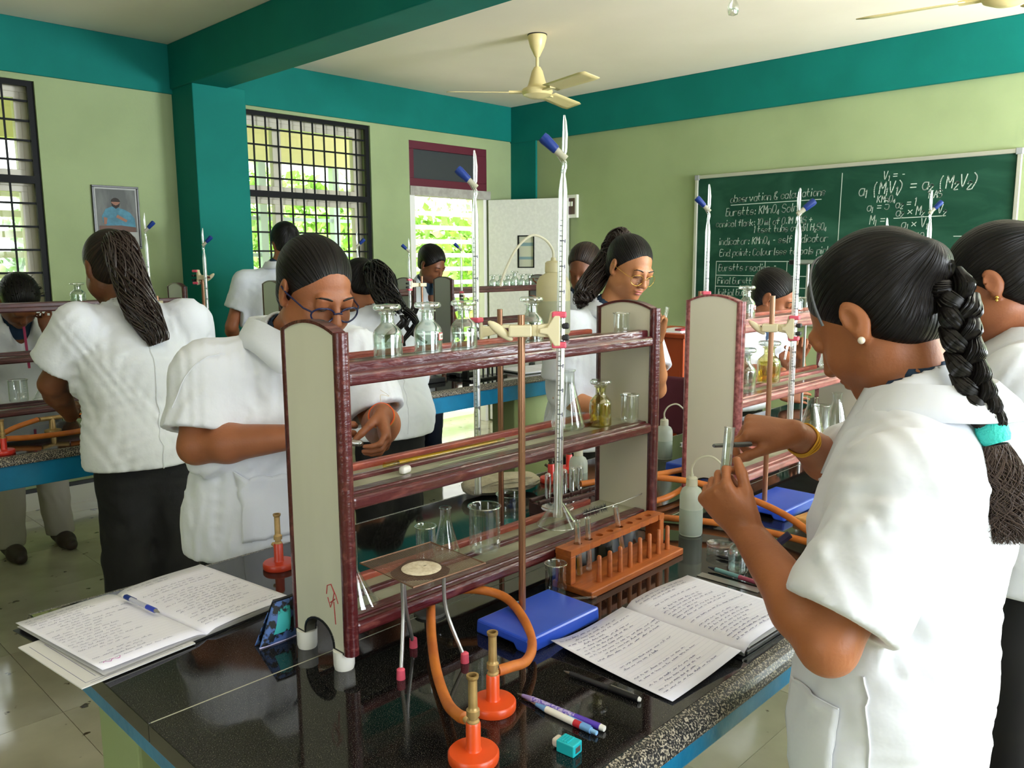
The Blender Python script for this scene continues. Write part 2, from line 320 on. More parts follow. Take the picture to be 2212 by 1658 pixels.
# ceiling fans
FANM = mat('cream_fan_enamel', 'dcc98f', 0.35)
def fan(x, y, a0, label):
    t = thing('ceiling_fan', label, 'fan', (x, y, HC), a0, None)
    G().lathe([(.0, -.004), (.062, -.004), (.062, .0)], n=24).build('ceiling_ring', BLACKP, t)
    G().lathe([(.058, -.005), (.06, -.02), (.045, -.075), (.022, -.12), (.014, -.135), (.0, -.135)], n=24).build('canopy', FANM, t)
    G().tube([(0, 0, -.13), (0, 0, -.20)], .011, 10).build('downrod', FANM, t)
    G().lathe([(0, -.19), (.02, -.195), (.035, -.22), (.058, -.30), (.066, -.315), (.095, -.33), (.1, -.345), (.09, -.365), (.05, -.382), (0, -.386)], n=32).build('motor_housing', FANM, t)
    for k in range(3):
        a = 2 * PI * k / 3; M = rotm('Z', a)
        P = []
        for i in range(9):
            u = i / 8; x_ = .15 + .42 * u; w = .055 + .012 * u
            if u > .95: w *= .8
            P.append([tuple(M @ Vector((x_, -w + 2 * w * j / 4 + (.02 * u), -.345 - .012 * (j / 4 - .5) * 2))) for j in range(5)])
        b = G().grid(P).build('blade', FANM, t, solid=.004)
        G().box(.07, .18, -.02, .02, -.352, -.340, M).build('blade_bracket', FANM, b)
    return t
fan(4.02, 3.67, math.radians(134), 'cream three-blade ceiling fan hanging whole in view near the far corner')
fan(3.95, 1.02, math.radians(97), 'cream ceiling fan cut by the picture top above the blackboard')
t = thing('bulb_holder', 'clear glass bulb hanging in a white holder from the ceiling', 'lamp', (3.76, 2.155, HC))
G().tube([(0, 0, 0), (0, 0, -.09)], .004, 8).build('cord', WHITEP, t)
G().lathe([(.0, -.085), (.016, -.085), (.02, -.12), (.02, -.15), (.016, -.155), (0, -.155)], n=16).build('socket', WHITEP, t)
G().lathe([(.014, -.15), (.014, -.165), (.026, -.19), (.03, -.21), (.022, -.232), (0, -.24)], n=16).build('glass_bulb', glass('bulb_glass', (.85, .86, .82), .25, .6, 2), t)
# framed portrait
t = PORT = thing('framed_portrait', 'framed portrait poster of a bearded man on the green wall', 'picture', (1.945, YL, 1.59))
w_, h_ = .285, .39
G().box(0, w_, -.018, 0, 0, .012).box(0, w_, -.018, 0, h_ - .012, h_).box(0, .012, -.018, 0, .012, h_ - .012).box(w_ - .012, w_, -.018, 0, .012, h_ - .012).build('frame', BLACKP, t, bevel=.002)
G().box(.012, w_ - .012, -.010, -.002, .012, h_ - .012).build('poster_sheet', mat('poster_grey', '9d9d98', 0.5), t)
G().box(.022, w_ - .022, -.0115, -.0100, .105, h_ - .022).build('painted_backdrop', mat('poster_backdrop', '4c4e4b', 0.6, col2='6b6d69', scale=14, stretch=(1, 1, .3)), t)
def flat(poly, y, name, m, par):
    G().prism(poly, y, y - .0008, 'y').build(name, m, par)
SKP = mat('poster_skin', '8a5a42', 0.6)
flat([(.055, .16), (.05, .2), (.075, .245), (.115, .262), (.15, .255), (.19, .245), (.225, .225), (.25, .19), (.255, .13), (.09, .13)], -.0116, 'painted_shirt', mat('poster_blue', '2d6478', 0.6, col2='3d7d94', scale=25), t)
flat([(.03, .105), (.255, .105), (.255, .135), (.16, .145), (.03, .14)], -.0125, 'painted_table', mat('poster_brown', '5a3a2c', 0.6), t)
flat(arc(.138, .285, .026, 0, 2 * PI, 18), -.0127, 'painted_head', SKP, t)
flat([(.112, .285), (.118, .262), (.138, .248), (.158, .262), (.164, .285), (.152, .274), (.138, .268), (.124, .274)], -.0136, 'painted_beard', mat('poster_dark_hair', '241a14', 0.7), t)
flat(arc(.138, .288, .028, .1, PI - .1, 12), -.0136, 'painted_hair', MATS['poster_dark_hair'], t)
flat([(.135, .195), (.195, .165), (.205, .178), (.145, .212)], -.0127, 'painted_arm', SKP, t)
flat([(.06, .15), (.075, .15), (.082, .19), (.06, .195)], -.0127, 'painted_arm', SKP, t)
# switch board
t = thing('switch_board', 'white electric switch board with dark panel on the green wall', 'switch', (XR, 4.72, 1.87))
G().box(-.03, 0, 0, .17, 0, .2).build('box', WHITEP, t, bevel=.004); G().box(-.036, -.03, .02, .13, .03, .17).build('switch_panel', mat('brown_bakelite', '4a2e26', 0.4), t, bevel=.002)
for k in range(3): G().box(-.043, -.036, .04 + .028 * k, .06 + .028 * k, .10, .14).build('switch', WHITEP, t, bevel=.002)
# ================================================================== VERANDA AND GARDEN
struct(G().box(-6, 14, YL + .2, 7.5, -.15, -.01).build('floor_veranda', mat('veranda_floor', 'eeeadd', 0.5)))
struct(G().box(-6, 14, YL + .2, 8.1, 2.8, 2.95).build('ceiling_veranda', CREAM))
struct(G().box(-6, 14, 7.35, 7.5, 2.46, 2.8).build('trim_6', mat('cream_yellow_paint', 'ece6b4', 0.6)))
SL = mat('white_slat_paint', 'e8e4da', 0.5); PO = mat('pale_blue_grey_paint', 'c3d3d6', 0.5)
lv = bpy.data.objects.new('trim_louvre', None); COL.objects.link(lv); struct(lv)
sm_ = None
for k in range(13):
    z = .12 + .158 * k
    for (a, b) in ((-1.0, 3.1), (5.6, 8.6)):
        G().box(a, b, 7.38, 7.43, z, z + .05).build('slat', SL, lv)
for x in (3.92, 4.12, 4.95): struct(G().box(x, x + .075, 7.36, 7.44, 0, 2.46).build('trim_post', PO))
for z in (1.15, 1.55, 1.9): struct(G().box(3.1, 5.6, 7.385, 7.41, z, z + .035).build('trim_rail', PO))
struct(G().box(-40, 60, 7.5, 90, -.35, -.2).build('ground_lawn', mat('lawn', '9cc43a', 0.9, col2='bcd85a', scale=1.2, detail=8)))
LEAF = mat('bright_leaves', '9cbf62', 0.8, col2='bcd98a', scale=3); LEAF2 = mat('pale_leaves', 'b0c69e', 0.8, col2='c6d8b6', scale=3)
def tree(x, y, h, r, m, label, seed):
    rnd = np.random.RandomState(seed)
    t = thing('garden_tree', label, 'tree', (x, y, -.2), 0, 'trees beyond the veranda')
    G().tube([(0, 0, 0), (.1, 0, h * .3), (.05, .1, h * .6)], [.16, .12, .06], 8).build('trunk', mat('bark', '5a4a38', 0.9), t)
    n = 2400; d_ = rnd.normal(size=(n, 3)); d_ /= np.linalg.norm(d_, axis=1)[:, None]; rad = rnd.uniform(.45, 1, n) ** .6
    c = d_ * rad[:, None] * np.array([r, r, h * .42]); c *= (1 + .25 * np.sin(c[:, :1] * 2.1 + c[:, 2:3] * 3.3)); c[:, 2] += h * .6
    g = G()
    for q in c:
        a = rnd.normal(size=3); a /= np.linalg.norm(a); b = np.cross(a, rnd.normal(size=3)); b /= np.linalg.norm(b); s = rnd.uniform(.06, .17)
        g.add([q - a * s, q + b * s * .6, q + a * s, q - b * s * .6], [(0, 1, 2, 3)])
    o = g.build('foliage', m, t); o['kind'] = 'stuff'
tr = [(1.2, 13.5, 2.2, 1.5), (4.8, 13.5, 2.6, 1.6), (8.6, 14, 3.4, 1.7), (8.2, 20, 4.8, 2.2), (12.6, 14.5, 2.7, 1.7), (13.6, 20.5, 3.2, 2.3), (16.8, 15, 2.9, 1.8), (19.4, 21, 3.6, 2.5), (12.0, 28, 4.6, 2.9), (19.5, 29, 4.8, 3)]
tl = ['low bush seen through the left window slats', 'pale bush left of the posts beyond the middle window', 'bright leafy tree beyond the left sash of the middle window', 'taller pale tree beyond the posts of the middle window', 'broad bush behind the middle window beside the tall tree', 'bush low behind the right sash of the middle window', 'bush beyond the doorway slats', 'far bush beyond the doorway on its right', 'distant tree over the bushes of the middle window', 'distant tree beyond the doorway slats']
for k, ((x, y, h, r), lb) in enumerate(zip(tr, tl)): tree(x, y, h, r, LEAF if k % 2 == 0 else LEAF2, lb, k)
# ================================================================== BENCHES
def bench(y0, label, x0=.42, L=4.0, px=(.09, 2.9), back=True, rz=.775):
    t = thing('lab_bench', label, 'bench', (x0, y0, 0)); wd = 1.12; joint = True
    G().box(0, L, .028, wd / 2 - .0005, .82, BT).build('worktop', GRAN, t, bevel=.0012)
    G().box(0, L, wd / 2 + .0005, wd - .028, .82, BT).build('worktop', GRAN, t, bevel=.0012)
    e_ = [(0, .82), (-.001, .826), (.002, .834), (.008, .842), (.017, .848), (.0285, BT - .0002), (.0285, .82)]
    G().prism(e_, 0, L, 'x').build('rough_edge', GEDGE, t); G().prism([(wd - a, b) for a, b in e_][::-1], 0, L, 'x').build('rough_edge', GEDGE, t)
    if joint: G().box(.004, L, wd / 2 - .0009, wd / 2 + .0009, .83, BT + .0003).build('worktop_joint', mat('joint_filler', 'a8a48e', 0.6), t)
    for (a, b, c, d_) in ((.012, L - .012, .012, .052), (.012, L - .012, wd - .052, wd - .012), (.012, .052, .052, wd - .052), (L - .052, L - .012, .052, wd - .052)):
        G().box(a, b, c, d_, rz, .82).build('edge_rail', BLUEP, t, bevel=.004)
    for x in px:
        for (c, d_) in (((.07, .25), (.86, 1.05)) if back else ((.07, .25),)): G().box(x, x + .34, c, d_, 0, .815).build('pedestal', GREEN, t, bevel=.006)
    if back: G().box(px[0], px[1] + .3, wd / 2 - .03, wd / 2 + .03, .70, .819).build('cross_beam', GREEN, t)
    return t
bench(.575, 'black granite lab bench nearest the viewer with notebooks and burners on it')
bench(3.12, 'farther blue-edged granite bench along the window side of the room', -.75, 5.1, (.1, 4.05), False, .735)
# ================================================================== REAGENT RACKS
def make_rack(label, lam, front, worn):
    t = thing('reagent_rack', label, 'rack', (0, 0, 0), 0, 'reagent racks along the benches'); L = .845
    out = [(0.004, .03), (.034, .03)] + [(.034 + .084 * (1 - math.cos(PI * k / 12)) / 2, .03 + .038 * math.sin(PI * k / 12) ** .8) for k in range(1, 12)] + [(.118, .03), (.146, .03)]
    top = arc(.075, .388, .168, math.acos(.071 / .168), PI - math.acos(.071 / .168), 12)
    pan = out + top
    for x in (0, L - .018):
        p = G().prism(pan, x, x + .018, 'x').build('side_panel', lam, t)
        # trim strip following front edge, arch and back edge
        def strip(poly, w0, w1):
            g = G(); n = len(poly)
            for i in range(n - 1):
                (a, b), (c, d_) = poly[i], poly[i + 1]; e = np.array([c - a, d_ - b]); ln = np.hypot(*e); nx = np.array([e[1], -e[0]]) / ln
                q = [(a - nx[0] * w0, b - nx[1] * w0), (c - nx[0] * w0, d_ - nx[1] * w0), (c + nx[0] * w1, d_ + nx[1] * w1), (a + nx[0] * w1, b + nx[1] * w1)]
                g.prism(q, x - .002, x + .020, 'x')
            return g
        strip(top, .0, .005).build('arch_trim', front, p)
        G().tube([(x + .009, -.001, .03), (x + .009, -.001, top[0][1] + .004)], .0125, 10).build('front_edging', front, p)
        G().tube([(x + .009, .149, .03), (x + .009, .149, top[-1][1] + .004)], .0115, 10).build('rear_edging', front, p)
        strip(out, .003, .0).build('foot_edging', BLACKP, p)
        for y in (.021, .130): G().lathe([(0, 0), (.0155, 0), (.017, .006), (.0175, .032), (0, .032)], (x + .009, y, 0), 18).build('foot_cap', WHITEP, t)
    for k, z in enumerate((.080, .286, .482)):
        sb = G().box(.018, L - .018, .008, .140, z - .012, z).build('shelf_board', SHELF, t)
        G().box(.018, L - .018, -.006, .014, z - .021, z + .0005).build('shelf_moulding', front, t, bevel=.006, seg=3)
        G().box(.018, L - .018, .010, .038, z - .004, z + (.004 if k < 2 else .014)).build('front_ledge', front, t, bevel=.003)
        G().box(.018, L - .10, .078, .090, z - .001, z + .009).build('divider_rail', front, t, bevel=.003)
        G().box(.018, L - .06, .134, .150, z - .014, z + .012).build('rear_rail', worn, t, bevel=.003)
    return t
R1 = make_rack('maroon reagent rack on the near bench, its front side panel marked with a red arrow', LAMIN, MAROON, MAROONR); R1.location = (.70, 1.05, BT)
for o in [c for c in R1.children if c.name.startswith('side_panel')][1:2]: o.data.materials[0] = LAMIN2
# red marker scribble on its near panel
g = G(); g.tube([(-.0004, .047, .115), (-.0004, .04, .10), (-.0004, .032, .115), (-.0004, .028, .128), (-.0004, .036, .14), (-.0004, .047, .135), (-.0004, .05, .12)], .0009, 5).tube([(-.0004, .036, .139), (-.0004, .024, .125), (-.0004, .018, .112)], .0009, 5).tube([(-.0004, .03, .112), (-.0004, .028, .09), (-.0004, .027, .075)], .0009, 5).tube([(-.0004, .04, .108), (-.0004, .034, .112), (-.0004, .026, .118)], .0009, 5)
mk = g.build('marker_scribble', mat('red_marker', 'b5383c', 0.6), R1)
R2 = make_rack('cream panelled reagent rack next along the near bench, behind the braided student\'s hands', LAMIN2, mat('pink_maroon_varnish', '7a3a3c', 0.32, col2='b87070', scale=14, detail=8, lo=0.4, hi=0.7, stretch=(1, 6, 6), coat=.4), MAROONR); R2.location = (1.91, 1.05, BT)
DM = mat('dark_brown_varnish', '3a1c1a', 0.35, col2='56302c', scale=14, stretch=(1, 6, 6))
RL = make_rack('dark reagent rack on the far bench beside the long-haired student', mat('grey_laminate', 'a9aca6', 0.4), DM, DM); RL.location = (.79, 3.60, BT)
copy_thing(RL, (2.09, 3.60, BT), label='dark reagent rack on the far bench behind the student in a low ponytail')
copy_thing(RL, (3.20, 3.60, BT), label='dark reagent rack on the far bench before the open doorway')
# ================================================================== GLASSWARE KIT
def reag_profile(r, h):
    hb = h * .56
    return [(r * .9, 0), (r, .004), (r, h * .46), (r * .97, h * .505), (r * .88, h * .555), (r * .72, h * .60), (r * .56, h * .638), (r * .475, h * .67), (r * .455, h * .70), (r * .46, h * .815), (r * .58, h * .83), (r * .58, h * .85)]
def double(prof, w=.0015):
    """outer wall, over the lip, and the inner wall"""
    inner = [(max(r - w, .0005), z if k else z + w * 1.6) for k, (r, z) in enumerate(prof)]
    return [(0, prof[0][1])] + prof + inner[::-1] + [(0, prof[0][1] + w * 1.6)]
def reagent_bottle(label, loc, r=.0245, h=.098, level=.5, liq=None, lab=None, group='reagent bottles', gl=None, stop=True, rz=0):
    t = thing('reagent_bottle', label, 'bottle', loc, rz, group); hb = h * .56
    G().lathe(double(reag_profile(r, h)), n=28).build('bottle_body', gl or GLASSB, t)
    if level: G().lathe([(0, .004), (r - .003, .004), (r - .003, hb * 1.4 * level), (0, hb * 1.4 * level)], n=24).build('liquid', liq or WATER, t)
    if stop: G().lathe([(0, h * .72), (r * .34, h * .72), (r * .40, h * .86), (r * .48, h * .885), (r * .84, h * .89), (r * .93, h * .905), (r * .96, h * .935), (r * .93, h * .965), (r * .84, h * .985), (r * .4, h * .99), (0, h)], n=28).build('glass_stopper', glass('stopper_glass', (.86, .90, .87), .22, .7, 1.8), t)
    if lab:
        a0 = lab; P = [[((r + .0006) * math.cos(a0 + .9 * (i / 8 - .5)), (r + .0006) * math.sin(a0 + .9 * (i / 8 - .5)), hb * .58 + (.013 * j)) for j in range(2)] for i in range(9)]
        G().grid(P).build('paper_label', mat('label_red', 'c8474a', 0.7), t)
        P = [[((r + .0009) * math.cos(a0 + .8 * (i / 8 - .5)), (r + .0009) * math.sin(a0 + .8 * (i / 8 - .5)), hb * .58 + .0015 + (.010 * j)) for j in range(2)] for i in range(9)]
        G().grid(P).build('label_white', mat('label_white', 'e4dccb', 0.7), t)
        g = G()
        for k in range(4): g.grid([[((r + .0011) * math.cos(a0 + .12 * (k - 2) + .1 * i), (r + .0011) * math.sin(a0 + .12 * (k - 2) + .1 * i), hb * .58 + .004 + .0045 * j) for j in range(2)] for i in range(2)])
        g.build('label_writing', mat('label_ink', '8a8578', 0.8), t)
    return t
def conical(label, loc, r=.033, h=.10, level=0, liq=None, rz=0):
    t = thing('conical_flask', label, 'flask', loc, rz, 'conical flasks')
    G().lathe(double([(r * .92, 0), (r, .006), (r * .97, .014), (r * .42, h * .72), (r * .38, h * .78), (r * .38, h * .96), (r * .46, h * .985), (r * .44, h)]), n=28).build('flask_body', GLASS, t)
    if level: G().lathe([(0, .004), (r - .003, .005), (r * .9, level), (0, level)], n=24).build('liquid', liq or WATER, t)
    return t
def beaker(label, loc, r=.03, h=.075, level=0, liq=None, marks=False, rz=0):
    t = thing('glass_beaker', label, 'beaker', loc, rz, 'glass beakers')
    G().lathe(double([(r * .93, 0), (r * .99, .005), (r, .012), (r, h * .93), (r * 1.05, h * .98), (r * 1.07, h)], .0014), n=32).build('beaker_body', GLASS, t)
    G().tube([(r * 1.06 * math.cos(a), r * 1.06 * math.sin(a), h) for a in np.linspace(0, 2 * PI, 33)[:-1]], .0012, 6, closed=True).build('rim', glass('rim_glass', (.9, .93, .92), .3, .65, 1.5), t)
    if level: G().lathe([(0, .004), (r - .002, .005), (r - .002, level), (0, level)], n=24).build('liquid', liq or WATER, t)
    if marks:
        g = G()
        for k in range(6): g.grid([[((r + .0005) * math.cos(-1.2 + .06 * i), (r + .0005) * math.sin(-1.2 + .06 * i), h * (.2 + .11 * k) + .0012 * j) for j in range(2)] for i in range((6, 3)[k % 2])])
        g.grid([[((r + .0005) * math.cos(-1.45 + .08 * i), (r + .0005) * math.sin(-1.45 + .08 * i), h * .2 + .008 * j) for j in range(2)] for i in range(4)])
        g.build('graduation', mat('white_print', 'e8e8e4', 0.6), t)
    return t
def funnel(label, loc, r=.036, h=.10, stem=.05, rz=0):
    """a funnel standing upside down on its wide rim"""
    t = thing('glass_funnel', label, 'funnel', loc, rz, 'upturned funnels')
    G().lathe([(r, 0), (r - .0008, .003), (.0045, h - stem), (.004, h), (.0028, h), (.0033, h - stem), (r - .0025, .003), (r - .0015, 0), (r, 0)], n=28).build('cone', GLASS, t)
    G().tube([(r * math.cos(a), r * math.sin(a), .0012) for a in np.linspace(0, 2 * PI, 29)[:-1]], .0011, 6, closed=True).build('rim', MATS['rim_glass'], t)
    return t
def wash_bottle(label, loc, r=.026, h=.13, nozzle=0.0, big=False, rz=0, m=None):
    t = thing('wash_bottle', label, 'bottle', loc, rz, 'plastic wash bottles'); m = m or POLY
    G().lathe([(0, 0), (r * .93, 0), (r, .005), (r, h * .64), (r * .96, h * .7), (r * .8, h * .77), (r * .5, h * .81), (r * .45, h * .83), (0, h * .83)], n=28).build('bottle_body', m, t)
    G().lathe([(r * .47, h * .825), (r * .5, h * .83), (r * .48, h * .95), (r * .38, h * .97), (r * .16, h * .98), (r * .13, h * 1.02), (0, h * 1.02)], n=20).build('cap', POLYCAP if not big else m, t)
    G().lathe([(r * .99, .004), (r * 1.004, .0045), (r * 1.004, h * .45), (r * .99, h * .452)], n=28).build('liquid', translucent('cloudy_water', 'b9c4b8', .5), t)
    if nozzle:
        k = nozzle
        G().tube(spline([(0, 0, h * 1.0), (0, .0, h * 1.14), (-.014 * k, 0, h * 1.28), (-.04 * k, 0, h * 1.33), (-.062 * k, 0, h * 1.24), (-.095 * k, 0, h * .98)] if not big else [(0, 0, h * .98), (-.002, 0, h * 1.12), (-.025, 0, h * 1.26), (-.06, 0, h * 1.30), (-.10, 0, h * 1.12), (-.13, 0, h * .82), (-.14, 0, h * .66)], 5), .0026, 8).build('nozzle', POLYCAP, t)
    return t
def burette(label, loc, L=.69, key=1, rz=0.0, tilt=0.0, group='burettes clamped upside down'):
    """an upside-down burette: open end at the base, stopcock and jet on top"""
    t = thing('burette', label, 'burette', loc, rz, group); r = .0075
    if tilt: t.rotation_euler = (0, tilt, rz)
    G().lathe([(r + .0015, 0), (r + .0015, .006), (r, .012), (r, L * .82), (r * .75, L * .845), (r * .5, L * .86), (r * .5, L * .872), (.001, L * .872)], n=16).build('tube', BURG, t)
    G().lathe([(r * .62, .004), (r * .62, L * .82), (r * .3, L * .85)], n=12).build('bore', GLASS, t)
    g = G()
    for k in range(50):
        z = .10 + k * (L * .82 - .14) / 50; a = 1.1 if k % 5 == 0 else .55
        g.grid([[((r + .0004) * math.cos(-2.2 + a * i / 4), (r + .0004) * math.sin(-2.2 + a * i / 4), z + (.0012 if k % 5 else .0020) * j) for j in range(2)] for i in range(5)])
        if k % 5 == 0: g.grid([[((r + .0004) * math.cos(-1.15 + .35 * i), (r + .0004) * math.sin(-1.15 + .35 * i), z - .003 + .007 * j) for j in range(2)] for i in range(2)])
    g.build('graduation', mat('burette_marks', '5a5a62', 0.7), t)
    s = key
    G().tube(spline([(0, 0, L * .865), (.002 * s, 0, L * .885), (-.004 * s, 0, L * .90), (-.009 * s, 0, L * .912)], 4), .0045, 10).build('bend', MATS['rim_glass'], t)
    k = G().tube([(.004 * s, 0, L * .897), (-.014 * s, 0, L * .92)], [.0062, .0062], 12).build('stopcock_barrel', POLYCAP, t)
    k2 = G().tube([(-.012 * s, 0, L * .918), (-.0135 * s, 0, L * .9197), (-.032 * s, 0, L * .944), (-.036 * s, 0, L * .949)], [.0070, .0078, .0095, .0085], 12).build('stopcock_key', BLUEK, t)
    G().tube([(-.001 * s, 0, L * .903), (.0015 * s, 0, L * .915), (.002 * s, 0, L * .955), (.001 * s, 0, L * .985), (0, 0, L)], [.0035, .0045, .0048, .0034, .0016], 10).build('jet', BURG, t)
    return t
def clamp(label, loc, to, rz=0.0, knob=True):
    """cream burette clamp: boss on the rod at the origin, jaws around the burette at distance `to` along +x"""
    t = thing('burette_clamp', label, 'clamp', loc, rz, 'burette clamps')
    G().box(-.022, .018, -.016, .016, -.010, .010).build('boss', CLAMP, t, bevel=.003)
    G().box(.018, to * .45, -.005, .005, -.010, .010).build('arm', CLAMP, t, bevel=.002)
    a = to * .42; P = [(a, -.010), (to - .016, -.012), (to - .012, -.032), (to - .004, -.034), (to - .006, .034), (to - .014, .032), (to - .018, .012), (a, .010)]
    G().prism(P, -.007, .007, 'y').build('jaw_plate', CLAMP, t, bevel=.002)
    P2 = [(a + .004, -.004), (to - .02, -.006), (to - .008, -.026), (to + .002, -.026), (to + .002, .026), (to - .008, .026), (to - .02, .006), (a + .004, .004)]
    G().prism(P2, -.014, -.0085, 'y').build('jaw_plate', CLAMP, t, bevel=.002)
    for z in (-.03, .022): G().box(to - .012, to + .013, -.0125, .0125, z, z + .011).build('jaw_pad', PINK, t, bevel=.003)
    for z in (-.014, .006): G().box(to + .006, to + .018, -.011, .011, z - .003, z + .007).build('jaw_grip', BLACKR, t, bevel=.003)
    if knob:
        k = G().tube([(-.02, 0, 0), (-.04, 0, 0)], .005, 10).build('screw', MATS['maroon_varnish'], t)
        G().ball((-.036, -.004, 0), (.0085, .007, .027), 12, 8, rotm('Y', math.radians(-52))).build('wing_knob', CLAMP, t)
    return t
def stand(label, bx, by, rodxy, rodtop, w=.19, dp=.125, rz=0, bm=None):
    t = thing('burette_stand', label, 'stand', (bx, by, BT), rz, 'burette stands'); h = .026
    P = [(-dp / 2, 0.0), (-dp / 2 + .03, 0), (-dp / 2 + .036, .010), (dp / 2 - .036, .010), (dp / 2 - .03, 0), (dp / 2, 0), (dp / 2 - .002, h), (-dp / 2 + .002, h)]
    G().prism(P, -w / 2, w / 2, 'x').build('base', bm or BLUEB, t, bevel=.004)
    G().tube([(rodxy[0], rodxy[1], h), (rodxy[0] - .0, rodxy[1], rodtop - BT)], .0065, 12).build('rod', ROD, t)
    return t
# ================================================================== NEAR RACK: what stands on it
sh1, sh2, sh3 = BT + .080, BT + .286, BT + .482
reagent_bottle('clear stoppered reagent bottle nearest on the top shelf, half full', (.838, 1.102, sh3 + .001), level=.42, lab=-.4)
reagent_bottle('clear reagent bottle with a red-edged paper label facing out', (.925, 1.102, sh3 + .001), level=.55, lab=-1.0)
reagent_bottle('unlabelled clear reagent bottle before the second clamp on the top shelf', (1.01, 1.102, sh3 + .001), level=.5)
reagent_bottle('clear reagent bottle between the rod and the big yellowed wash bottle', (1.195, 1.107, sh3 + .001), level=.35)
wash_bottle('big yellowed wash bottle with long bent spout on the top shelf', (1.318, 1.158, sh3 + .013), .036, .158, 1.0, True, math.radians(-8), POLYBIG)
beaker('small empty beaker at the far end of the top shelf', (1.497, 1.112, sh3 + .001), .018, .050)
conical('large empty conical flask on the middle shelf behind the front burette', (1.305, 1.105, sh2 + .014), .036, .125)
reagent_bottle('round bottle of yellow liquid on the middle shelf', (1.425, 1.112, sh2 + .001), .025, .105, .62, GLASSY, None, 'reagent bottles', glass('yellow_tint_glass', (.93, .91, .70), .09, .8, 2.4))
beaker('small beaker of pale yellow glass beside the yellow bottle', (1.470, 1.066, sh2 + .0105), .0195, .060)
t = thing('glass_tube', 'yellow-stained glass tube lying along the middle shelf', 'tube', (.86, 1.150, sh2 + .0075), math.radians(-1.5))
G().tube([(0, 0, 0), (.29, 0, 0)], .0065, 12).build('tube_wall', GLASSY, t); G().tube([(.03, 0, 0), (.27, 0, -.001)], .0045, 10).build('residue', mat('ochre_residue', 'b3932f', 0.5), t)
o = G().box(-.012, .012, -.007, .007, 0, .013).build('eraser', WHITEP, bevel=.005, seg=3); o.location = (.868, 1.103, sh2 + .001); o.rotation_euler = (0, 0, .3); tag(o, 'small white eraser on the middle shelf', 'eraser')
o = G().tube([(0, 0, 0), (.18, 0, 0)], .0022, 8).build('glass_rod', GLASS); o.location = (.94, 1.098, sh2 + .0032); o.rotation_euler = (0, 0, .02); tag(o, 'thin glass rod lying on the middle shelf beside the eraser', 'rod')
funnel('upturned glass funnel nearest the side panel on the bottom shelf', (.762, 1.108, sh1 + .001), .038, .125, .065)
t = funnel('wider upturned funnel under the front burette on the bottom shelf', (1.285, 1.112, sh1 + .014), .046, .085, .03)
beaker('small narrow beaker on the bottom shelf beside the small conical flask', (.950, 1.150, sh1 + .010), .0185, .072)
conical('small conical flask on the near rack\'s bottom shelf', (1.002, 1.153, sh1 + .010), .0265, .096)
beaker('wide beaker on the bottom shelf behind the wire gauze', (1.068, 1.114, sh1 + .014), .030, .088, .0, None, True)
t = thing('watch_glass', 'clear watch glass leaning on the upturned funnel', 'dish', (1.33, 1.155, sh1 + .022))
G().lathe([(0, 0), (.012, .0008), (.026, .004), (.036, .009), (.036, .0102), (.026, .0055), (0, .0015)], n=28).build('dish', GLASS, t)
t = thing('test_tube_brush', 'black bristled test tube brush on the bottom shelf', 'brush', (1.325, 1.078, sh1 + .034), math.radians(-3))
G().tube([(0, 0, 0), (.12, 0, 0), (.20, .002, .004), (.208, .002, .010), (.203, .002, .014)], .0012, 6).build('wire_handle', STEEL, t)
g = G()
for k in range(420):
    x = .0 + .075 * random.random(); a = random.uniform(0, 2 * PI); r_ = .013 * random.uniform(.7, 1.05)
    p = Vector((x, 0, 0)); q = Vector((x + random.uniform(-.004, .004), r_ * math.cos(a), r_ * math.sin(a))); s_ = Vector((.0006, 0, 0)); g.add([p - s_, p + s_, q], [(0, 1, 2)])
b = g.build('bristles', BLACKR, t); b['kind'] = 'stuff'
# tripod with gauze
t = thing('tripod_stand', 'grey steel tripod with red rubber feet before the rack', 'tripod', (0, 0, 0))
ZT = BT + .155
for (a, b, c) in (((.749, .975), (.776, 1.000), 0), ((.831, 1.045), (.803, 1.030), 1), ((.855, .942), (.842, .976), 2)):
    l = G().tube(spline([(b[0], b[1], ZT), (b[0] + (a[0] - b[0]) * .1, b[1] + (a[1] - b[1]) * .1, BT + .085), (a[0], a[1], BT + .006)], 5), .0034, 10).build('leg', STEEL, t)
    G().lathe([(0, .0003), (.0072, .0003), (.0066, .016), (.004, .018), (0, .018)], (a[0], a[1], BT), 14).build('rubber_foot', PINK, l)
cx, cy = .812, .999
P = [(cx + .048 * math.cos(a), cy + .048 * math.sin(a)) for a in np.radians([150, 165, 180, 195, 270, 285, 300, 315, 30, 45, 60, 75])]
G().prism(P, ZT - .002, ZT + .002, 'z').build('top_plate', mat('dark_cast_iron', '3a3634', 0.7), t)
GZ = ZT + .003
t = thing('wire_gauze', 'square copper-coloured wire gauze with a white ceramic disc on the tripod', 'gauze', (.828, 1.008, GZ), math.radians(-2))
cs = [(-.072, -.066), (.075, -.066), (.075, .078), (-.072, .078)]
WG = mat('copper_wire', '8a6a54', 0.5, 0.5)
g = G()
for k in range(43):
    a = -.072 + .147 * k / 42; g.box(a - .00021, a + .00021, -.066, .078, -.0002, .0002)
    a = -.066 + .144 * k / 42; g.box(-.072, .075, a - .00021, a + .00021, -.0001, .0003)
o = g.build('wire_mesh', WG, t); o['kind'] = 'stuff'
G().tube([(*c, 0) for c in cs], .0016, 6, closed=True).build('border_wire', WG, t)
g = G(); P = []
for i in range(7):
    P.append([((.0325 * i / 6) * math.cos(a) - .015, (.0325 * i / 6) * math.sin(a) - .012, .0025 + random.uniform(0, .0011) if i < 6 else .0008) for a in np.linspace(0, 2 * PI, 41)])
g.grid(P).build('ceramic_disc', mat('white_ceramic', 'd9cdb4', 0.9, col2='c3b497', scale=160), t)
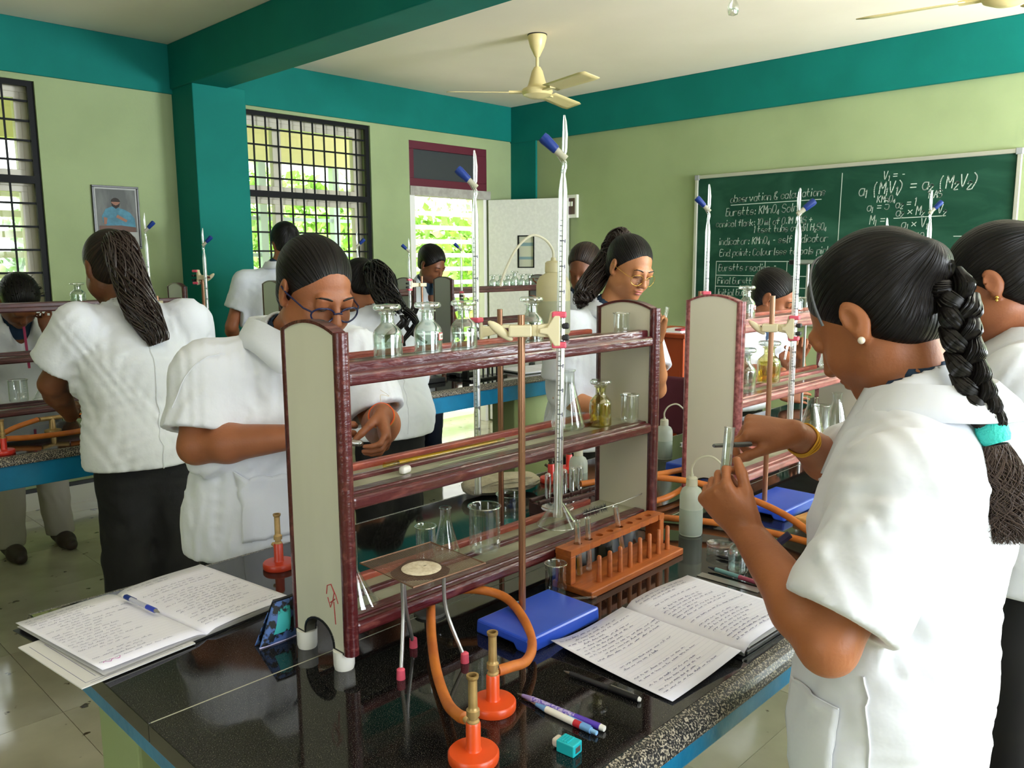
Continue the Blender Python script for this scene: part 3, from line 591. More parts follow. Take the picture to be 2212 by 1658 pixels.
# bunsen burners
def bunsen(label, loc, m=None, hz=.119, rz=0, par_group='bunsen burners', metal=None):
    t = thing('bunsen_burner', label, 'burner', loc, rz, par_group); m = m or ORANGE; br = metal or BRASS
    G().lathe([(0, 0), (.033, 0), (.034, .003), (.034, .011), (.032, .0135), (.011, .015), (.0098, .018), (.0098, .052), (.0085, .054), (0, .054)], n=36).build('base', m, t)
    b = G().lathe([(.0085, .050), (.0085, .056), (.0062, .058), (.0062, .062), (.0088, .063), (.0088, .071), (.0066, .073), (.0062, .076), (.0060, hz - .006), (.0075, hz - .005), (.0082, hz - .003), (.0082, hz), (.0056, hz), (.0054, hz - .03), (0, hz - .03)], n=24).build('barrel', br, t)
    G().tube([(.0062, 0, .066), (.0092, 0, .066)], .0022, 8).build('air_hole', BLACKP, b)
    G().tube([(0, .008, .042), (0, .018, .046), (0, .022, .047)], [.0045, .004, .0045], 10).build('gas_inlet', br, t)
    return t
bunsen('orange bunsen burner in front, cut by the picture bottom', (.682, .737, BT + .0003), rz=math.radians(-15))
bunsen('orange bunsen burner just behind the frontmost one', (.788, .808, BT + .0003), rz=math.radians(-60))
bunsen('orange bunsen burner beside the left notebook, half hidden by the rack', (.868, 1.545, BT + .0003), mat('dull_red_enamel', 'b83a22', .35))
bunsen('red bunsen burner with dark barrel behind the upturned test tubes', (1.79, 1.58, BT + .0003), REDE, metal=mat('dark_bronze', '4a4436', .5, .5))
bunsen('red bunsen burner beside the milky bottle behind the rack', (1.92, 1.62, BT + .0003), REDE, metal=MATS['dark_bronze'])
# gas tap with two hoses
t = thing('gas_tap', 'brass gas tap with two outlets below the rack\'s bottom shelf', 'tap', (.94, 1.13, BT))
G().lathe([(0, 0), (.03, 0), (.03, .006), (.012, .01), (.010, .04), (0, .04)], n=20).build('pillar', mat('dull_steel', '7c7a74', .45, .6), t)
G().tube([(-.030, -.028, .048), (0, 0, .045), (.012, -.032, .052)], .007, 12).build('valve_body', BRASS, t)
for p in ((-.034, -.034, .048), (.014, -.038, .052)): G().ball(p, .0095, 12, 8).build('valve_nut', BRASS, t)
G().ball((.004, -.022, .036), .004, 10, 6).build('valve_knob', CHROME, t)
def hose(name, label, pts, r=.0082):
    o = G().tube(spline(pts, 8), r, 12).build(name, HOSE); tag(o, label, 'hose', None); return o
hose('rubber_hose', 'orange rubber hose running straight from the tap to the frontmost burner', [(.905, 1.088, BT + .050), (.885, 1.062, BT + .046), (.842, 1.010, BT + .030), (.788, .935, BT + .014), (.735, .850, BT + .016), (.698, .785, BT + .038), (.6885, .760, BT + .047)])
hose('rubber_hose', 'orange rubber hose looping past the blue base to the second burner', [(.958, 1.088, BT + .052), (.995, 1.058, BT + .050), (1.018, 1.012, BT + .042), (1.000, .950, BT + .030), (.950, .880, BT + .022), (.890, .836, BT + .028), (.835, .818, BT + .044), (.8085, .8196, BT + .047)])
# stands, clamps, burettes on the near bench
S1 = stand('blue-based stand with a copper-tinted rod in front of the near rack', 1.038, .945, (-.010, .031), 1.408, .19, .128)
clamp('cream clamp on the front rod with wing knob, pink pads and black grips', (1.028, .976, 1.381), .064, math.radians(-46))
burette('tall burette in front, upside down, with a large blue stopcock key', (1.0725, .930, 1.050), .688, 1, math.radians(-45), .012)
S2 = stand('blue-based stand behind the near rack, its rod seen between the shelves', 1.345, 1.285, (-.025, .035), 1.392, .14, .085)
clamp('cream clamp behind the reagent bottles on the rear rod', (1.320, 1.320, 1.347), .105, math.radians(196), False)
burette('burette behind the reagent bottles, its key against the maroon transom', (1.219, 1.291, .99), .738, 1, math.radians(-45))
S3 = stand('blue-based stand in front of the second rack below the student\'s hands', 2.005, .965, (-.045, .02), 1.409, .21, .13)
clamp('cream clamp on the second rod near the student\'s face', (1.960, .985, 1.328), .055, math.radians(-75))
burette('burette in front of the blackboard\'s left half, beside the clamp rod', (1.974, .932, 1.06), .612, -1, math.radians(-45))
def held(label, x, y, z, L, key, sl, rt=1.405, bm=None):
    st = stand(sl, x + .05, y + .05, (-.0, -.0), rt, .16, .12, 0, bm); clamp('dark clamp holding the ' + label, (x + .05, y + .05, rt - .03), .0707, math.radians(225), False)
    return burette(label, (x, y, z), L, key, math.radians(-45))
held('burette rising behind the cream side panel by the blackboard edge', 2.165, 1.30, .96, .757, 1, 'stand hidden behind the cream side panel of the second rack')
held('burette before the blackboard formulas, between two heads of hair', 3.14, 1.0, .98, .755, -1, 'stand hidden behind the braided student\'s head')
held('burette whose tip just clears the braided student\'s hair', 3.42, 1.25, .96, .70, 1, 'farthest stand on the near bench, hidden behind hair')
# ================================================================== NEAR BENCH: loose things
beaker('small marked beaker on the bench before the orange tube rack', (1.161, 1.012, BT + .001), .0205, .066, 0, None, True, .6)
def test_tube(label, loc, rot, L=.115, r=.0062, liq=0, lm=None, group='test tubes'):
    t = thing('test_tube', label, 'test tube', loc, 0, group); t.rotation_euler = rot
    pr = [(0.0005, 0)] + [(r * math.sin(a), r * (1 - math.cos(a))) for a in np.linspace(.3, PI / 2, 5)] + [(r, L - .002), (r * 1.14, L)]
    G().lathe(pr + [(max(a - .0009, .0003), b + (.0009 if b < r else 0)) for a, b in pr[::-1]], n=18).build('tube_wall', glass('tube_glass', (.93, .95, .94), .2, .75, 1.5), t)
    if liq: G().lathe([(0, .0015)] + [(a * .8, b + .001) for a, b in pr[1:6]] + [(r * .8, liq), (0, liq)], n=14).build('liquid', lm or WATER, t)
    return t
t = thing('test_tube_rack', 'orange wooden test tube rack with eight pegs in front of the rack', 'rack', (1.208, .952, BT), math.radians(1.5))
L_ = .325
G().box(-.012, L_, -.002, .098, 0, .014).build('base_board', WOODT, t, bevel=.002)
g = G(); ny = [(.050, .088)]
hx = [.035 + .036 * k for k in range(8)]
# top board with round holes: strips and ring-shaped plates around each hole
def holed(g, x0, x1, y0, y1, z0, z1, cx, cy, r):
    n = 24; sq = []
    for k in range(n):
        a = 2 * PI * k / n; c, s_ = math.cos(a), math.sin(a); m = max(abs(c) / ((x1 - cx) if c > 0 else (cx - x0)), abs(s_) / ((y1 - cy) if s_ > 0 else (cy - y0))); sq.append((cx + c / m, cy + s_ / m))
    ci = [(cx + r * math.cos(2 * PI * k / n), cy + r * math.sin(2 * PI * k / n)) for k in range(n)]
    vs = [(*p, z1) for p in sq] + [(*p, z1) for p in ci] + [(*p, z0) for p in sq] + [(*p, z0) for p in ci]; fs = []
    for k in range(n):
        j = (k + 1) % n; fs += [(k, j, n + j, n + k), (2 * n + j, 2 * n + k, 3 * n + k, 3 * n + j), (n + k, n + j, 3 * n + j, 3 * n + k), (j, k, 2 * n + k, 2 * n + j)]
    g.add(vs, fs)
for x in hx: holed(g, x - .018, x + .018, .050, .090, .072, .084, x, .070, .0085)
g.box(-.012, hx[0] - .018, .050, .090, .072, .084); g.box(hx[-1] + .018, L_, .050, .090, .072, .084)
g.build('top_board', WOODT, t)
for x in (-.012, L_ - .016): G().box(x, x + .016, .050, .090, .014, .072).build('end_board', WOODT, t, bevel=.002)
for k in range(8): G().tube([(hx[k] + .008, .022, .014), (hx[k] + .008, .022, .066), (hx[k] + .008, .022, .068)], [.0056, .0046, .003], 10).build('peg', WOODT, t)
def rk(x, y, z): return tuple(Matrix.Translation((1.208, .952, BT)) @ rotm('Z', math.radians(1.5)) @ Vector((x, y, z)))
GRN = glass('yellow_green_liquid', (.83, .86, .48), .05, .4, 3)
test_tube('test tube with yellow-green liquid in the rack\'s first hole', rk(hx[0] + .004, .068, .0155), (0, -.09, 0), .118, .0066, .036, GRN)
test_tube('empty test tube leaning in the rack\'s second hole', rk(hx[1] + .003, .070, .0155), (0, -.07, 0), .115, .0062)
test_tube('test tube tilted toward the first ones in the rack\'s fifth hole', rk(hx[4] + .012, .070, .030), (0, -.26, 0), .105, .0060, .012, GRN)
# notebooks
def notebook(name, label, loc, rz, w, h, curl, lines, ink, flat_side, book_t=.012, loose=False):
    """open notebook: two facing pages bowed at the gutter; x across both pages, y up the page"""
    t = thing(name, label, 'notebook', loc, rz, None)
    def surf(x, y, top=0):
        u = abs(x) / w; z = book_t * (.80 + .28 * math.sin(PI * min(1, u * 1.1)) * (1 - u * .35)) - book_t * .5 * math.exp(-(u / .05) ** 2)
        if x < 0: z += curl * (u ** 2) * (1 - .25 * y / h) * .02
        if x < 0 and loose: z = (book_t * .62) * (1 - u) ** 1.5 + .0022 + .012 * u ** 5 * (y / h) ** 2 + .002 * math.sin(5 * u + 2) * u * (1 - u)
        return (x, y, z + top)
    for s_, nm in ((-1, 'left_page'), (1, 'right_page')):
        P = [[surf(s_ * w * i / 22, h * j / 8) for j in range(9)] for i in range(23)]
        G().grid(P if s_ > 0 else P).build(nm, PAPER, t, solid=.0006)
        g = G()
        if loose and s_ < 0: continue
        for L in range(6):
            z0 = .0012 + (book_t * .6) * L / 6
            P = [[(s_ * w * i / 10 * (1 - .006 * (6 - L)), h * j / 2, min(z0, surf(s_ * w * i / 10, 0)[2] - .001)) for j in range(3)] for i in range(11)]
            g.grid(P)
        o = g.build('page_block', PAPERG, t)
    G().box(-w - .004 if not loose else -.012, w + .004, -.004, h + .004, -.0008, .0008).build('cover', BLACKP, t)
    if loose: G().box(.004, w + .003, -.003, h + .003, .0010, book_t * .5).build('book_body', BLACKP, t, bevel=.002)
    rnd = random.Random(int(abs(loc[0]) * 1000)); g = G(); g2 = G()
    def ribbon(g, pts, wd):
        for (a, b) in zip(pts[:-1], pts[1:]):
            d_ = Vector((b[0] - a[0], b[1] - a[1])); 
            if d_.length < 1e-6: continue
            d_.normalize(); nx = Vector((-d_.y, d_.x)) * wd / 2
            q = [(a[0] + nx.x, a[1] + nx.y), (a[0] - nx.x, a[1] - nx.y), (b[0] - nx.x, b[1] - nx.y), (b[0] + nx.x, b[1] + nx.y)]
            g.add([surf(x, y, .0008) for x, y in q], [(0, 1, 2, 3)])
    for s_ in (-1, 1):
        n = lines
        for k in range(n):
            y = h * (.95 - .9 * k / n); 
            xl, xr = (-w * .95, -w * .06) if s_ < 0 else (w * .08, w * .95)
            seg = 14
            ribbon(g2, [(xl + (xr - xl) * i / seg, y - .0018) for i in range(seg + 1)], .00025)
            if rnd.random() < .12: continue
            x = xl + rnd.choice([0, 0, .0, .01, .03]); xe = xl + (xr - xl) * rnd.uniform(.45, 1)
            while x < xe:
                wl = rnd.uniform(.006, .018); m = max(3, int(wl / .0014)); pts = []
                for i in range(m + 1): pts.append((min(x + wl * i / m, xr), y + (.0022 if i % 2 else 0) * rnd.uniform(.4, 1.5) + (0.0018 if rnd.random() < .1 else 0)))
                ribbon(g, pts, .00062); x += wl + rnd.uniform(.003, .006)
    o = g.build('handwriting', ink, t); o['kind'] = 'stuff'; o = g2.build('ruled_lines', mat('rule_ink', 'c3c3d6', .8), t); o['kind'] = 'stuff'
    return t, surf
NBR, sfR = notebook('open_notebook', 'open handwritten notebook lying at the bench edge beside the braided student', (1.184, .620, BT + .0012), math.radians(-1.5), .203, .246, -.25, 24, INKB, 1, .020, True)
NBL, sfL = notebook('open_notebook', 'open notebook with a blue pen on it at the bench\'s left corner', (.606, 1.338, BT + .0012), math.radians(8), .185, .30, .35, 24, INKG, 1, .011)
def at_local(par, x, y, z): return tuple(Matrix.Translation(par.location) @ rotm('Z', par.rotation_euler[2]) @ Vector((x, y, z)))
G().box(-.2215, -.030, -.012, .215, .0012, .0032, rotm('Z', math.radians(-1.5))).build('loose_sheet', PAPERG, NBL)
g = G()
for (a, b, c, d_) in ((-.21, -.2092, .0, .2), (-.21, -.04, .0, .0008), (-.19, -.1892, .01, .19), (-.205, -.05, -.006, -.0052)): g.box(a, b, c, d_, .0032, .0034, rotm('Z', math.radians(-1.5)))
g.build('printed_border', INKG, NBL)
g = G(); P = [(-.135, .03), (-.13, .034), (-.125, .03), (-.12, .036), (-.112, .032)]
g.grid([[(-.172 + .03 * i / 8, .022 + .004 * math.sin(i * 1.7) + .002 * j, sfL(-.172 + .03 * i / 8, .022)[2] + .0009) for j in range(2)] for i in range(9)]); g.build('pink_scribble', INKP, NBL)
# pens
def pen(name, label, loc, rz, parts, r=.0045, cat='pen', pitch=0.0):
    t = thing(name, label, cat, loc, rz); t.rotation_euler = (0, pitch, rz)
    for (nm, x0, x1, r0, r1, m) in parts: G().tube([(x0, 0, 0), (x1, 0, 0)], [r0, r1], 12).build(nm, m, t)
    return t
def pos(p, q, z): 
    dx, dy = q[0] - p[0], q[1] - p[1]; return (p[0], p[1], z), math.atan2(dy, dx), math.hypot(dx, dy)
l_, a_, n_ = pos((.938, .800), (.950, .664), BT + .0048)
k = pen('ballpoint_pen', 'black ballpoint pen between the notebook and the coloured pens', l_, a_, [('tip', 0, .012, .0006, .0028, STEEL), ('barrel', .012, .085, .0036, .0042, mat('smoky_plastic', '2b2c30', .25)), ('cap', .085, n_, .0046, .0046, BLACKP), ('end_plug', n_, n_ + .003, .004, .003, WHITEP)])
G().box(.088, .128, -.001, .001, .0045, .0062).build('clip', STEEL, k)
PUR = mat('purple_plastic', '5a3fb5', .35); LAV = mat('lavender_print', 'b8acd8', .35, col2='6b58b8', scale=260, lo=.5, hi=.54)
l_, a_, n_ = pos((.837, .806), (.852, .655), BT + .0050)
k = pen('ballpoint_pen', 'purple patterned pen with white end lying beside the pale blue one', l_, a_, [('tip', 0, .010, .0006, .0022, STEEL), ('grip', .010, .028, .0026, .0044, mat('lavender_plastic', '9a8cc8', .3)), ('barrel', .028, .105, .0046, .0046, LAV), ('sleeve', .105, n_ - .004, .0049, .0049, PUR), ('end_plug', n_ - .004, n_ + .003, .0048, .0042, WHITEP)])
PBL = mat('pale_blue_plastic', '6fa3dc', .3)
l_, a_, n_ = pos((.833, .770), (.836, .655), BT + .0052)
k = pen('ballpoint_pen', 'pale blue and white click pen lying against the purple one', l_, a_, [('tip', -.004, .006, .0006, .002, STEEL), ('grip', .006, .026, .0024, .0048, PBL), ('barrel', .026, .078, .0050, .0050, WHITEP), ('band', .078, .09, .0052, .0052, mat('red_plastic', 'c22a38', .35)), ('collar', .09, n_ - .008, .0050, .0048, PBL), ('button', n_ - .008, n_ + .002, .0034, .0032, mat('sky_plastic', '8fc0ec', .3))])
G().box(.062, .102, .0035, .0075, -.002, .002).build('clip', PBL, k)
l_, a_, n_ = pos((.557, 1.573), (.572, 1.452), BT + .0215)
k = pen('ballpoint_pen', 'blue and clear ballpoint pen lying on the left notebook', l_, a_, [('button', -.006, .002, .003, .003, WHITEP), ('collar', .002, .022, .0045, .0045, BLUEK), ('barrel', .022, .080, .0042, .0042, mat('clear_pen_plastic', 'b9b9c8', .2)), ('grip', .080, .108, .0046, .0046, mat('blue_grip', '2b3fb0', .45)), ('nose', .108, n_, .004, .0008, STEEL)])
G().box(-.004, .032, .0042, .0065, -.0015, .0015).build('clip', BLUEK, k)
# sharpener
t = thing('pencil_sharpener', 'turquoise pencil sharpener with eraser lying near the bottom edge', 'sharpener', (.782, .668, BT), math.radians(-84))
TQ = mat('turquoise_plastic', '22b4bd', .3)
G().box(-.004, .024, -.0105, .0105, 0, .017).build('shell', TQ, t, bevel=.0015)
G().box(-.014, -.004, -.008, .008, .002, .0145).build('eraser_end', mat('grubby_eraser', 'd9d0c4', .7), t, bevel=.004, seg=3)
G().box(.0238, .0245, -.0055, .0055, .0045, .0125).build('blade_window', STEEL, t)
for q in range(4): G().box(-.001 + .004 * q, .001 + .004 * q, -.0085, .0085, .0168, .0180).build('rib', TQ, t)
# dropper lying behind the blue base
l_, a_, n_ = pos((1.073, 1.038), (1.205, .945), BT + .0045)
pen('glass_dropper', 'glass dropper with pale tip lying behind the blue base', l_, a_, [('tip', 0, .022, .0045, .0035, mat('aqua_plastic', '9fc6c6', .3)), ('barrel', .022, n_, .0032, .0028, GLASS)], cat='dropper')
# pencil, metal scale and black pencil beyond the right notebook
o = G().box(0, .135, -.012, .012, 0, .0012).build('steel_ruler', STEEL); o.location = (1.452, .868, BT + .0002); o.rotation_euler = (0, 0, math.radians(-88)); tag(o, 'steel ruler lying beyond the right notebook under a coloured pen', 'ruler')
l_, a_, n_ = pos((1.487, .868), (1.478, .735), BT + .0062)
pen('marker_pen', 'blue-green and pink pen beside the steel ruler', l_, a_, [('tip', 0, .018, .0012, .0042, mat('dark_pen_tip', '2f3440', .4)), ('barrel', .018, .075, .0046, .0046, mat('blue_green_plastic', '6f9a98', .35)), ('sleeve', .075, n_ - .01, .0047, .0047, mat('dusty_pink_plastic', '9c4a5c', .35)), ('end_plug', n_ - .01, n_, .004, .003, CHROME)])
l_, a_, n_ = pos((1.563, .895), (1.576, .77), BT + .0045)
pen('pencil', 'black pencil behind the small stoppered bottle', l_, a_, [('tip', 0, .014, .0005, .0036, BLACKP), ('shaft', .014, n_, .0036, .0036, BLACKP)], cat='pencil')
t = thing('watch_glass', 'watch glass on the bench beside the small stoppered bottle', 'dish', (1.600, .905, BT + .010))
G().lathe([(0, 0), (.012, .0008), (.022, .004), (.031, .009), (.031, .0102), (.022, .0055), (0, .0015)], n=28).build('dish', GLASS, t)
G().lathe([(.03, -.0095), (.0305, -.009), (.0305, -.002), (.029, .004), (.0285, -.002)], n=28).build('lower_dish', GLASS, t)
reagent_bottle('small stoppered bottle on the bench before the student\'s forearm', (1.522, .818, BT + .001), .0205, .092, .55, WATER, None, 'reagent bottles', stop=False)
t = thing('glass_stopper', 'knob-shaped glass stopper in the small bench bottle', 'stopper', (1.522, .818, BT + .077))
G().lathe([(0, 0), (.006, .0), (.007, .008), (.005, .013), (.004, .017), (.009, .022), (.011, .030), (.008, .037), (0, .039)], n=20).build('knob', GLASSB, t)
wash_bottle('milky wash bottle nearest, on the bench beside the braided student\'s hand', (1.660, 1.020, BT + .001), .0275, .145, 1.0, False, math.radians(118))
wash_bottle('milky wash bottle farther back between the two racks', (2.262, 1.500, BT + .001), .028, .135, 1.0, False, math.radians(150))
wash_bottle('milky bottle without spout behind the near rack\'s far panel', (1.765, 1.455, BT + .001), .0265, .125, 0)
# pencil pouch leaning on the rack's leg
t = thing('pencil_pouch', 'floral pencil pouch in black and turquoise leaning against the rack foot', 'pouch', (.672, 1.235, BT), 0)
mp_ = mat('floral_print', '15181c', .6, col2='4f6fae', scale=75, detail=3, lo=.46, hi=.52)
n2 = MATS['floral_print']
P = []
for i in range(13):
    v = i / 12; row = []
    for j in range(9):
        u = j / 8; x = -.026 + .014 * v * 0 + .070 * u * (1 - .45 * v) + .034 * v; th = .011 * math.sin(PI * min(max(v, .05), .95)) * (1 - abs(2 * u - 1) ** 3)
        row.append((x, -.006 + .008 * v - th, .001 + .072 * v))
    P.append(row)
P2 = [[(x, -.012 + .016 * (k / 12) - y * 1.0 + .010, z) for (x, y, z) in row] for k, row in enumerate(P)]
G().grid(P).build('front_face', n2, t, solid=.0012)
G().grid([[(x, .010 - (y + .006) * .8, z) for (x, y, z) in r_] for r_ in P]).build('rear_face', n2, t, solid=.0012)
G().grid([[tuple(Vector(P[i][j]) + Vector((0, -.0012, 0))) for j in range(2, 7)] for i in range(3, 11)]).build('turquoise_patch', mat('turquoise_cloth', '3fb8bb', .7, col2='1a2024', scale=40, lo=.55, hi=.6), t)
G().tube([P[12][0], P[12][3], P[12][6], P[12][8]], .0028, 8).build('zip', BLACKP, t)
G().tube([P[0][0], P[0][4], P[0][8]], .0018, 6).build('seam_piping', mat('pale_piping', 'b9b4d8', .7), t)
# behind the near rack: cloth bag, beaker, upturned tubes, tray
t = thing('cloth_pouch', 'crumpled beige cloth bag on the bench behind the near rack', 'bag', (1.60, 1.60, BT), math.radians(-20))
P = []
for i in range(25):
    v = i / 24; row = []
    for j in range(25):
        a = 2 * PI * j / 24; rr = math.sin(PI * v) ** .55; w1 = 1 + .06 * math.sin(5 * a + 9 * v) + .05 * math.sin(9 * a - 13 * v)
        x = .115 * -math.cos(PI * v); y = .055 * rr * math.cos(a) * w1; z = max(.0, .030 + .031 * rr * math.sin(a) * w1 * (1 - .25 * v)); row.append((x, y, z))
    P.append(row)
G().grid(P).build('bag_body', mat('beige_cloth', 'aba38a', .85, col2='978f76', scale=30, bump=.2, bscale=120), t)
for q in range(3): G().tube(spline([(-.10, -.02 - .012 * q, .02 + .008 * q), (-.03, -.050, .035 + .008 * q), (.06, -.045, .03 + .010 * q), (.10, -.01, .02 + .01 * q)], 5), .0022, 6).build('seam_fold', MATS['beige_cloth'], t)
beaker('wide beaker on the bench behind the near rack', (1.425, 1.392, BT + .001), .034, .075)
RB = mat('dark_wood', '4a2c26', .5)
t = thing('test_tube_rack', 'low dark wooden rack of upturned tubes behind the near rack', 'rack', (1.50, 1.33, BT), math.radians(-4))
for (y0, y1, z0, z1, nm) in ((0, .075, 0, .010, 'base_board'), (0, .010, .035, .045, 'rail'), (.034, .042, .035, .045, 'rail'), (.065, .075, .035, .045, 'rail')): G().box(0, .31, y0, y1, z0, z1).build(nm, RB, t, bevel=.002)
for x in (0, .075, .15, .225, .30): G().box(x, x + .010, 0, .075, .010, .035 if x in (0, .30) else .012).build('end_board', RB, t)
for k in range(7): G().tube([(.03 + .036 * k, .021, .010), (.03 + .036 * k, .021, .052)], .0035, 8).build('peg', RB, t)
for k in range(5): test_tube('%s upturned empty test tube on the low dark rack' % ('nearest', 'second nearest', 'middle', 'second farthest', 'farthest')[k], tuple(Matrix.Translation((1.50, 1.33, BT)) @ rotm('Z', math.radians(-4)) @ Vector((.048 + .030 * k, .0535, .108))), (PI, 0, 0), .098, .0085, group='upturned test tubes behind the rack')
# rack 2 contents
reagent_bottle('clear stoppered bottle at the near end of the second rack\'s top shelf', (2.055, 1.108, sh3 + .001), .0235, .098, .35, lab=-1.2)
reagent_bottle('clear bottle beside the panel on the second rack\'s middle shelf', (2.060, 1.108, sh2 + .001), .030, .125, .5)
reagent_bottle('pale yellow bottle on the second rack\'s middle shelf', (2.205, 1.112, sh2 + .014), .033, .120, .6, GLASSY, None, 'reagent bottles', MATS['yellow_tint_glass'])
beaker('small marked beaker on the second rack\'s top shelf', (2.415, 1.108, sh3 + .001), .022, .052, 0, None, True)
conical('conical flask on the second rack\'s middle shelf near the student\'s nose', (2.635, 1.112, sh2 + .014), .040, .13)
conical('conical flask with pale liquid on the second rack\'s bottom shelf', (2.515, 1.115, sh1 + .014), .042, .125, .012, GLASSY)
conical('empty conical flask at the far end of the second rack\'s bottom shelf', (2.700, 1.112, sh1 + .001), .042, .13)
beaker('faint beaker behind the two flasks on the bottom shelf', (2.605, 1.122, sh1 + .014), .026, .085)
hose('rubber_hose', 'orange hose rising from the bench by the second blue base to the student\'s coat', [(1.735, 1.24, BT + .09), (1.80, 1.12, BT + .085), (1.83, 1.00, BT + .070), (1.80, .86, BT + .055), (1.74, .74, BT + .035), (1.70, .66, BT + .03)])
hose('rubber_hose', 'lower orange hose below the second blue base', [(1.68, 1.16, BT + .01), (1.74, 1.02, BT + .012), (1.76, .90, BT + .014), (1.745, .78, BT + .02), (1.71, .68, BT + .028)])
hose('rubber_hose', 'upper orange hose between the two racks behind the wash bottles', [(1.66, 1.36, BT + .06), (1.76, 1.32, BT + .062), (1.88, 1.27, BT + .06), (2.02, 1.25, BT + .055)])
hose('rubber_hose', 'lower orange hose passing behind the nearest wash bottle', [(1.62, 1.30, BT + .012), (1.72, 1.24, BT + .012), (1.84, 1.21, BT + .014), (2.00, 1.23, BT + .02)])
bunsen('orange bunsen burner beside the braided student\'s elbow, mostly hidden', (1.70, .64, BT + .0003))
t = thing('wooden_block', 'flat two-tone wooden block on the bench below the second blue base', 'block', (1.90, .80, BT), math.radians(-8))
G().box(0, .12, .0, .085, 0, .016).build('wood_half', mat('pale_wood', 'cf9a55', .5, col2='c08a48', scale=8, stretch=(1, 8, 8)), t, bevel=.003); G().box(0, .12, -.06, -.0005, 0, .016).build('blue_half', mat('blue_grey_wood', '4f6a8c', .5), t, bevel=.003)
def book(label, x, y, z, w, d_, h, m, rz):
    t = thing('stacked_book', label, 'book', (x, y, z), rz, 'books at the far end of the bench')
    G().box(0, w, 0, d_, 0, .002).box(0, w, 0, d_, h - .002, h).box(w - .003, w, 0, d_, .002, h - .002).build('cover', m, t); G().box(.003, w - .003, .003, d_ - .003, .002, h - .002).build('pages', PAPER, t)
book('green book at the bottom of the pile beyond the second rack', 2.30, 1.25, BT, .26, .20, .018, mat('green_cloth', '1f7a54', .5), -.1)
book('black book in the middle of the pile beyond the second rack', 2.29, 1.255, BT + .018, .26, .20, .022, BLACKP, -.05)
book('white notebook on top of the pile beyond the second rack', 2.27, 1.26, BT + .040, .27, .20, .014, WHITEP, -.12)
# ================================================================== FAR BENCH
k_ = 0
for (x, h) in ((3.602, .085), (3.671, .085), (3.733, .085), (3.793, .105), (3.864, .085), (3.93, .085)):
    nth = ('first', 'second', 'third', 'fourth and tallest', 'fifth', 'last')[k_]; k_ += 1
    reagent_bottle('clear bottle %s from the left on the rack before the white door' % nth, (x, 3.66, BT + .481), .026, h, .4, None, None, 'bottles on the rack before the door')
for q, x in enumerate((2.70, 2.76, 2.82)):
    reagent_bottle('clear bottle %s in the group beside the low ponytail' % ('leftmost', 'in the middle', 'rightmost')[q], (x, 3.66, BT + .481), .026, .09, .4, None, None, 'bottles beside the ponytail')
reagent_bottle('clear bottle with open neck right of the long-haired student\'s hair', (1.484, 3.66, BT + .481), .032, .098, .5, stop=False)
reagent_bottle('clear bottle at the left of the long-haired student\'s head', (1.205, 3.66, BT + .481), .03, .09, .5)
beaker('empty beaker on the left rack\'s bottom shelf', (.955, 3.66, BT + .108), .034, .085, 0, None, True)
funnel('upturned funnel on the left rack beside the beaker', (1.035, 3.65, BT + .108), .034, .09, .04)
t = thing('crumpled_cloth', 'crumpled brown cloth on the left rack under the student\'s elbow', 'cloth', (1.12, 3.66, BT + .108))
g = G(); P = [[((.05 + .012 * math.sin(7 * a + 3 * v)) * math.sin(PI * v) * math.cos(a) * 1.3, (.035 + .008 * math.cos(5 * a)) * math.sin(PI * v) * math.sin(a), .03 - .03 * math.cos(PI * v) + .006 * math.sin(9 * a) * math.sin(PI * v)) for a in np.linspace(0, 2 * PI, 25)] for v in np.linspace(0, 1, 13)]
g.grid(P).build('cloth_folds', mat('brown_cloth', '5a4a2e', .9), t)
bunsen('orange bunsen burner on the far bench at the picture\'s left border', (.775, 3.20, BT + .0003), REDE)
t = thing('gas_tap', 'brass gas tap on the far bench under the left rack', 'tap', (1.02, 3.50, BT))
G().lathe([(0, 0), (.03, 0), (.03, .006), (.012, .01), (.010, .05), (0, .05)], n=16).build('pillar', BRASS, t); G().tube([(-.05, -.02, .055), (0, 0, .052), (.05, -.02, .055)], .009, 10).build('valve_body', BRASS, t)
hose('rubber_hose', 'orange hose curling over the far bench to the left burner', [(1.075, 3.475, BT + .056), (1.17, 3.42, BT + .05), (1.19, 3.34, BT + .04), (1.06, 3.27, BT + .03), (.90, 3.24, BT + .035), (.79, 3.225, BT + .046)], .010)
hose('rubber_hose', 'orange hose from the far tap toward the picture\'s left border', [(.965, 3.48, BT + .056), (.88, 3.46, BT + .04), (.80, 3.42, BT + .02), (.70, 3.36, BT + .015)], .010)
t = thing('test_tube_rack', 'black test tube rack on the far bench before the white door', 'rack', (3.02, 3.24, BT), math.radians(4))
G().box(0, .30, 0, .07, 0, .012).build('base_board', BLACKP, t, bevel=.002); G().box(0, .30, .03, .07, .06, .072).build('top_board', BLACKP, t, bevel=.002)
for x in (0, .285): G().box(x, x + .015, .03, .07, .012, .06).build('end_board', BLACKP, t)
for k in range(7): G().tube([(.035 + .038 * k, .015, .012), (.035 + .038 * k, .015, .07)], .005, 8).build('peg', BLACKP, t)
t = thing('open_notebook', 'white open notebook lying on the far bench beside the black tube rack', 'notebook', (3.42, 3.22, BT), math.radians(-6))
G().box(0, .36, 0, .24, 0, .004).build('cover', BLACKP, t); G().box(.004, .178, .004, .236, .004, .014).build('left_page', PAPER, t, bevel=.003); G().box(.182, .356, .004, .236, .004, .014).build('right_page', PAPER, t, bevel=.003)
def fstand(x, y, top, label): return stand(label, x, y, (0, .03), top, .16, .12, 0, BLACKP)
fstand(1.665, 3.47, 1.44, 'stand with a chrome rod on the far bench beside the teal pillar')
clamp('dark clamp holding the burette before the teal pillar', (1.665, 3.50, 1.435), .03, math.radians(120))
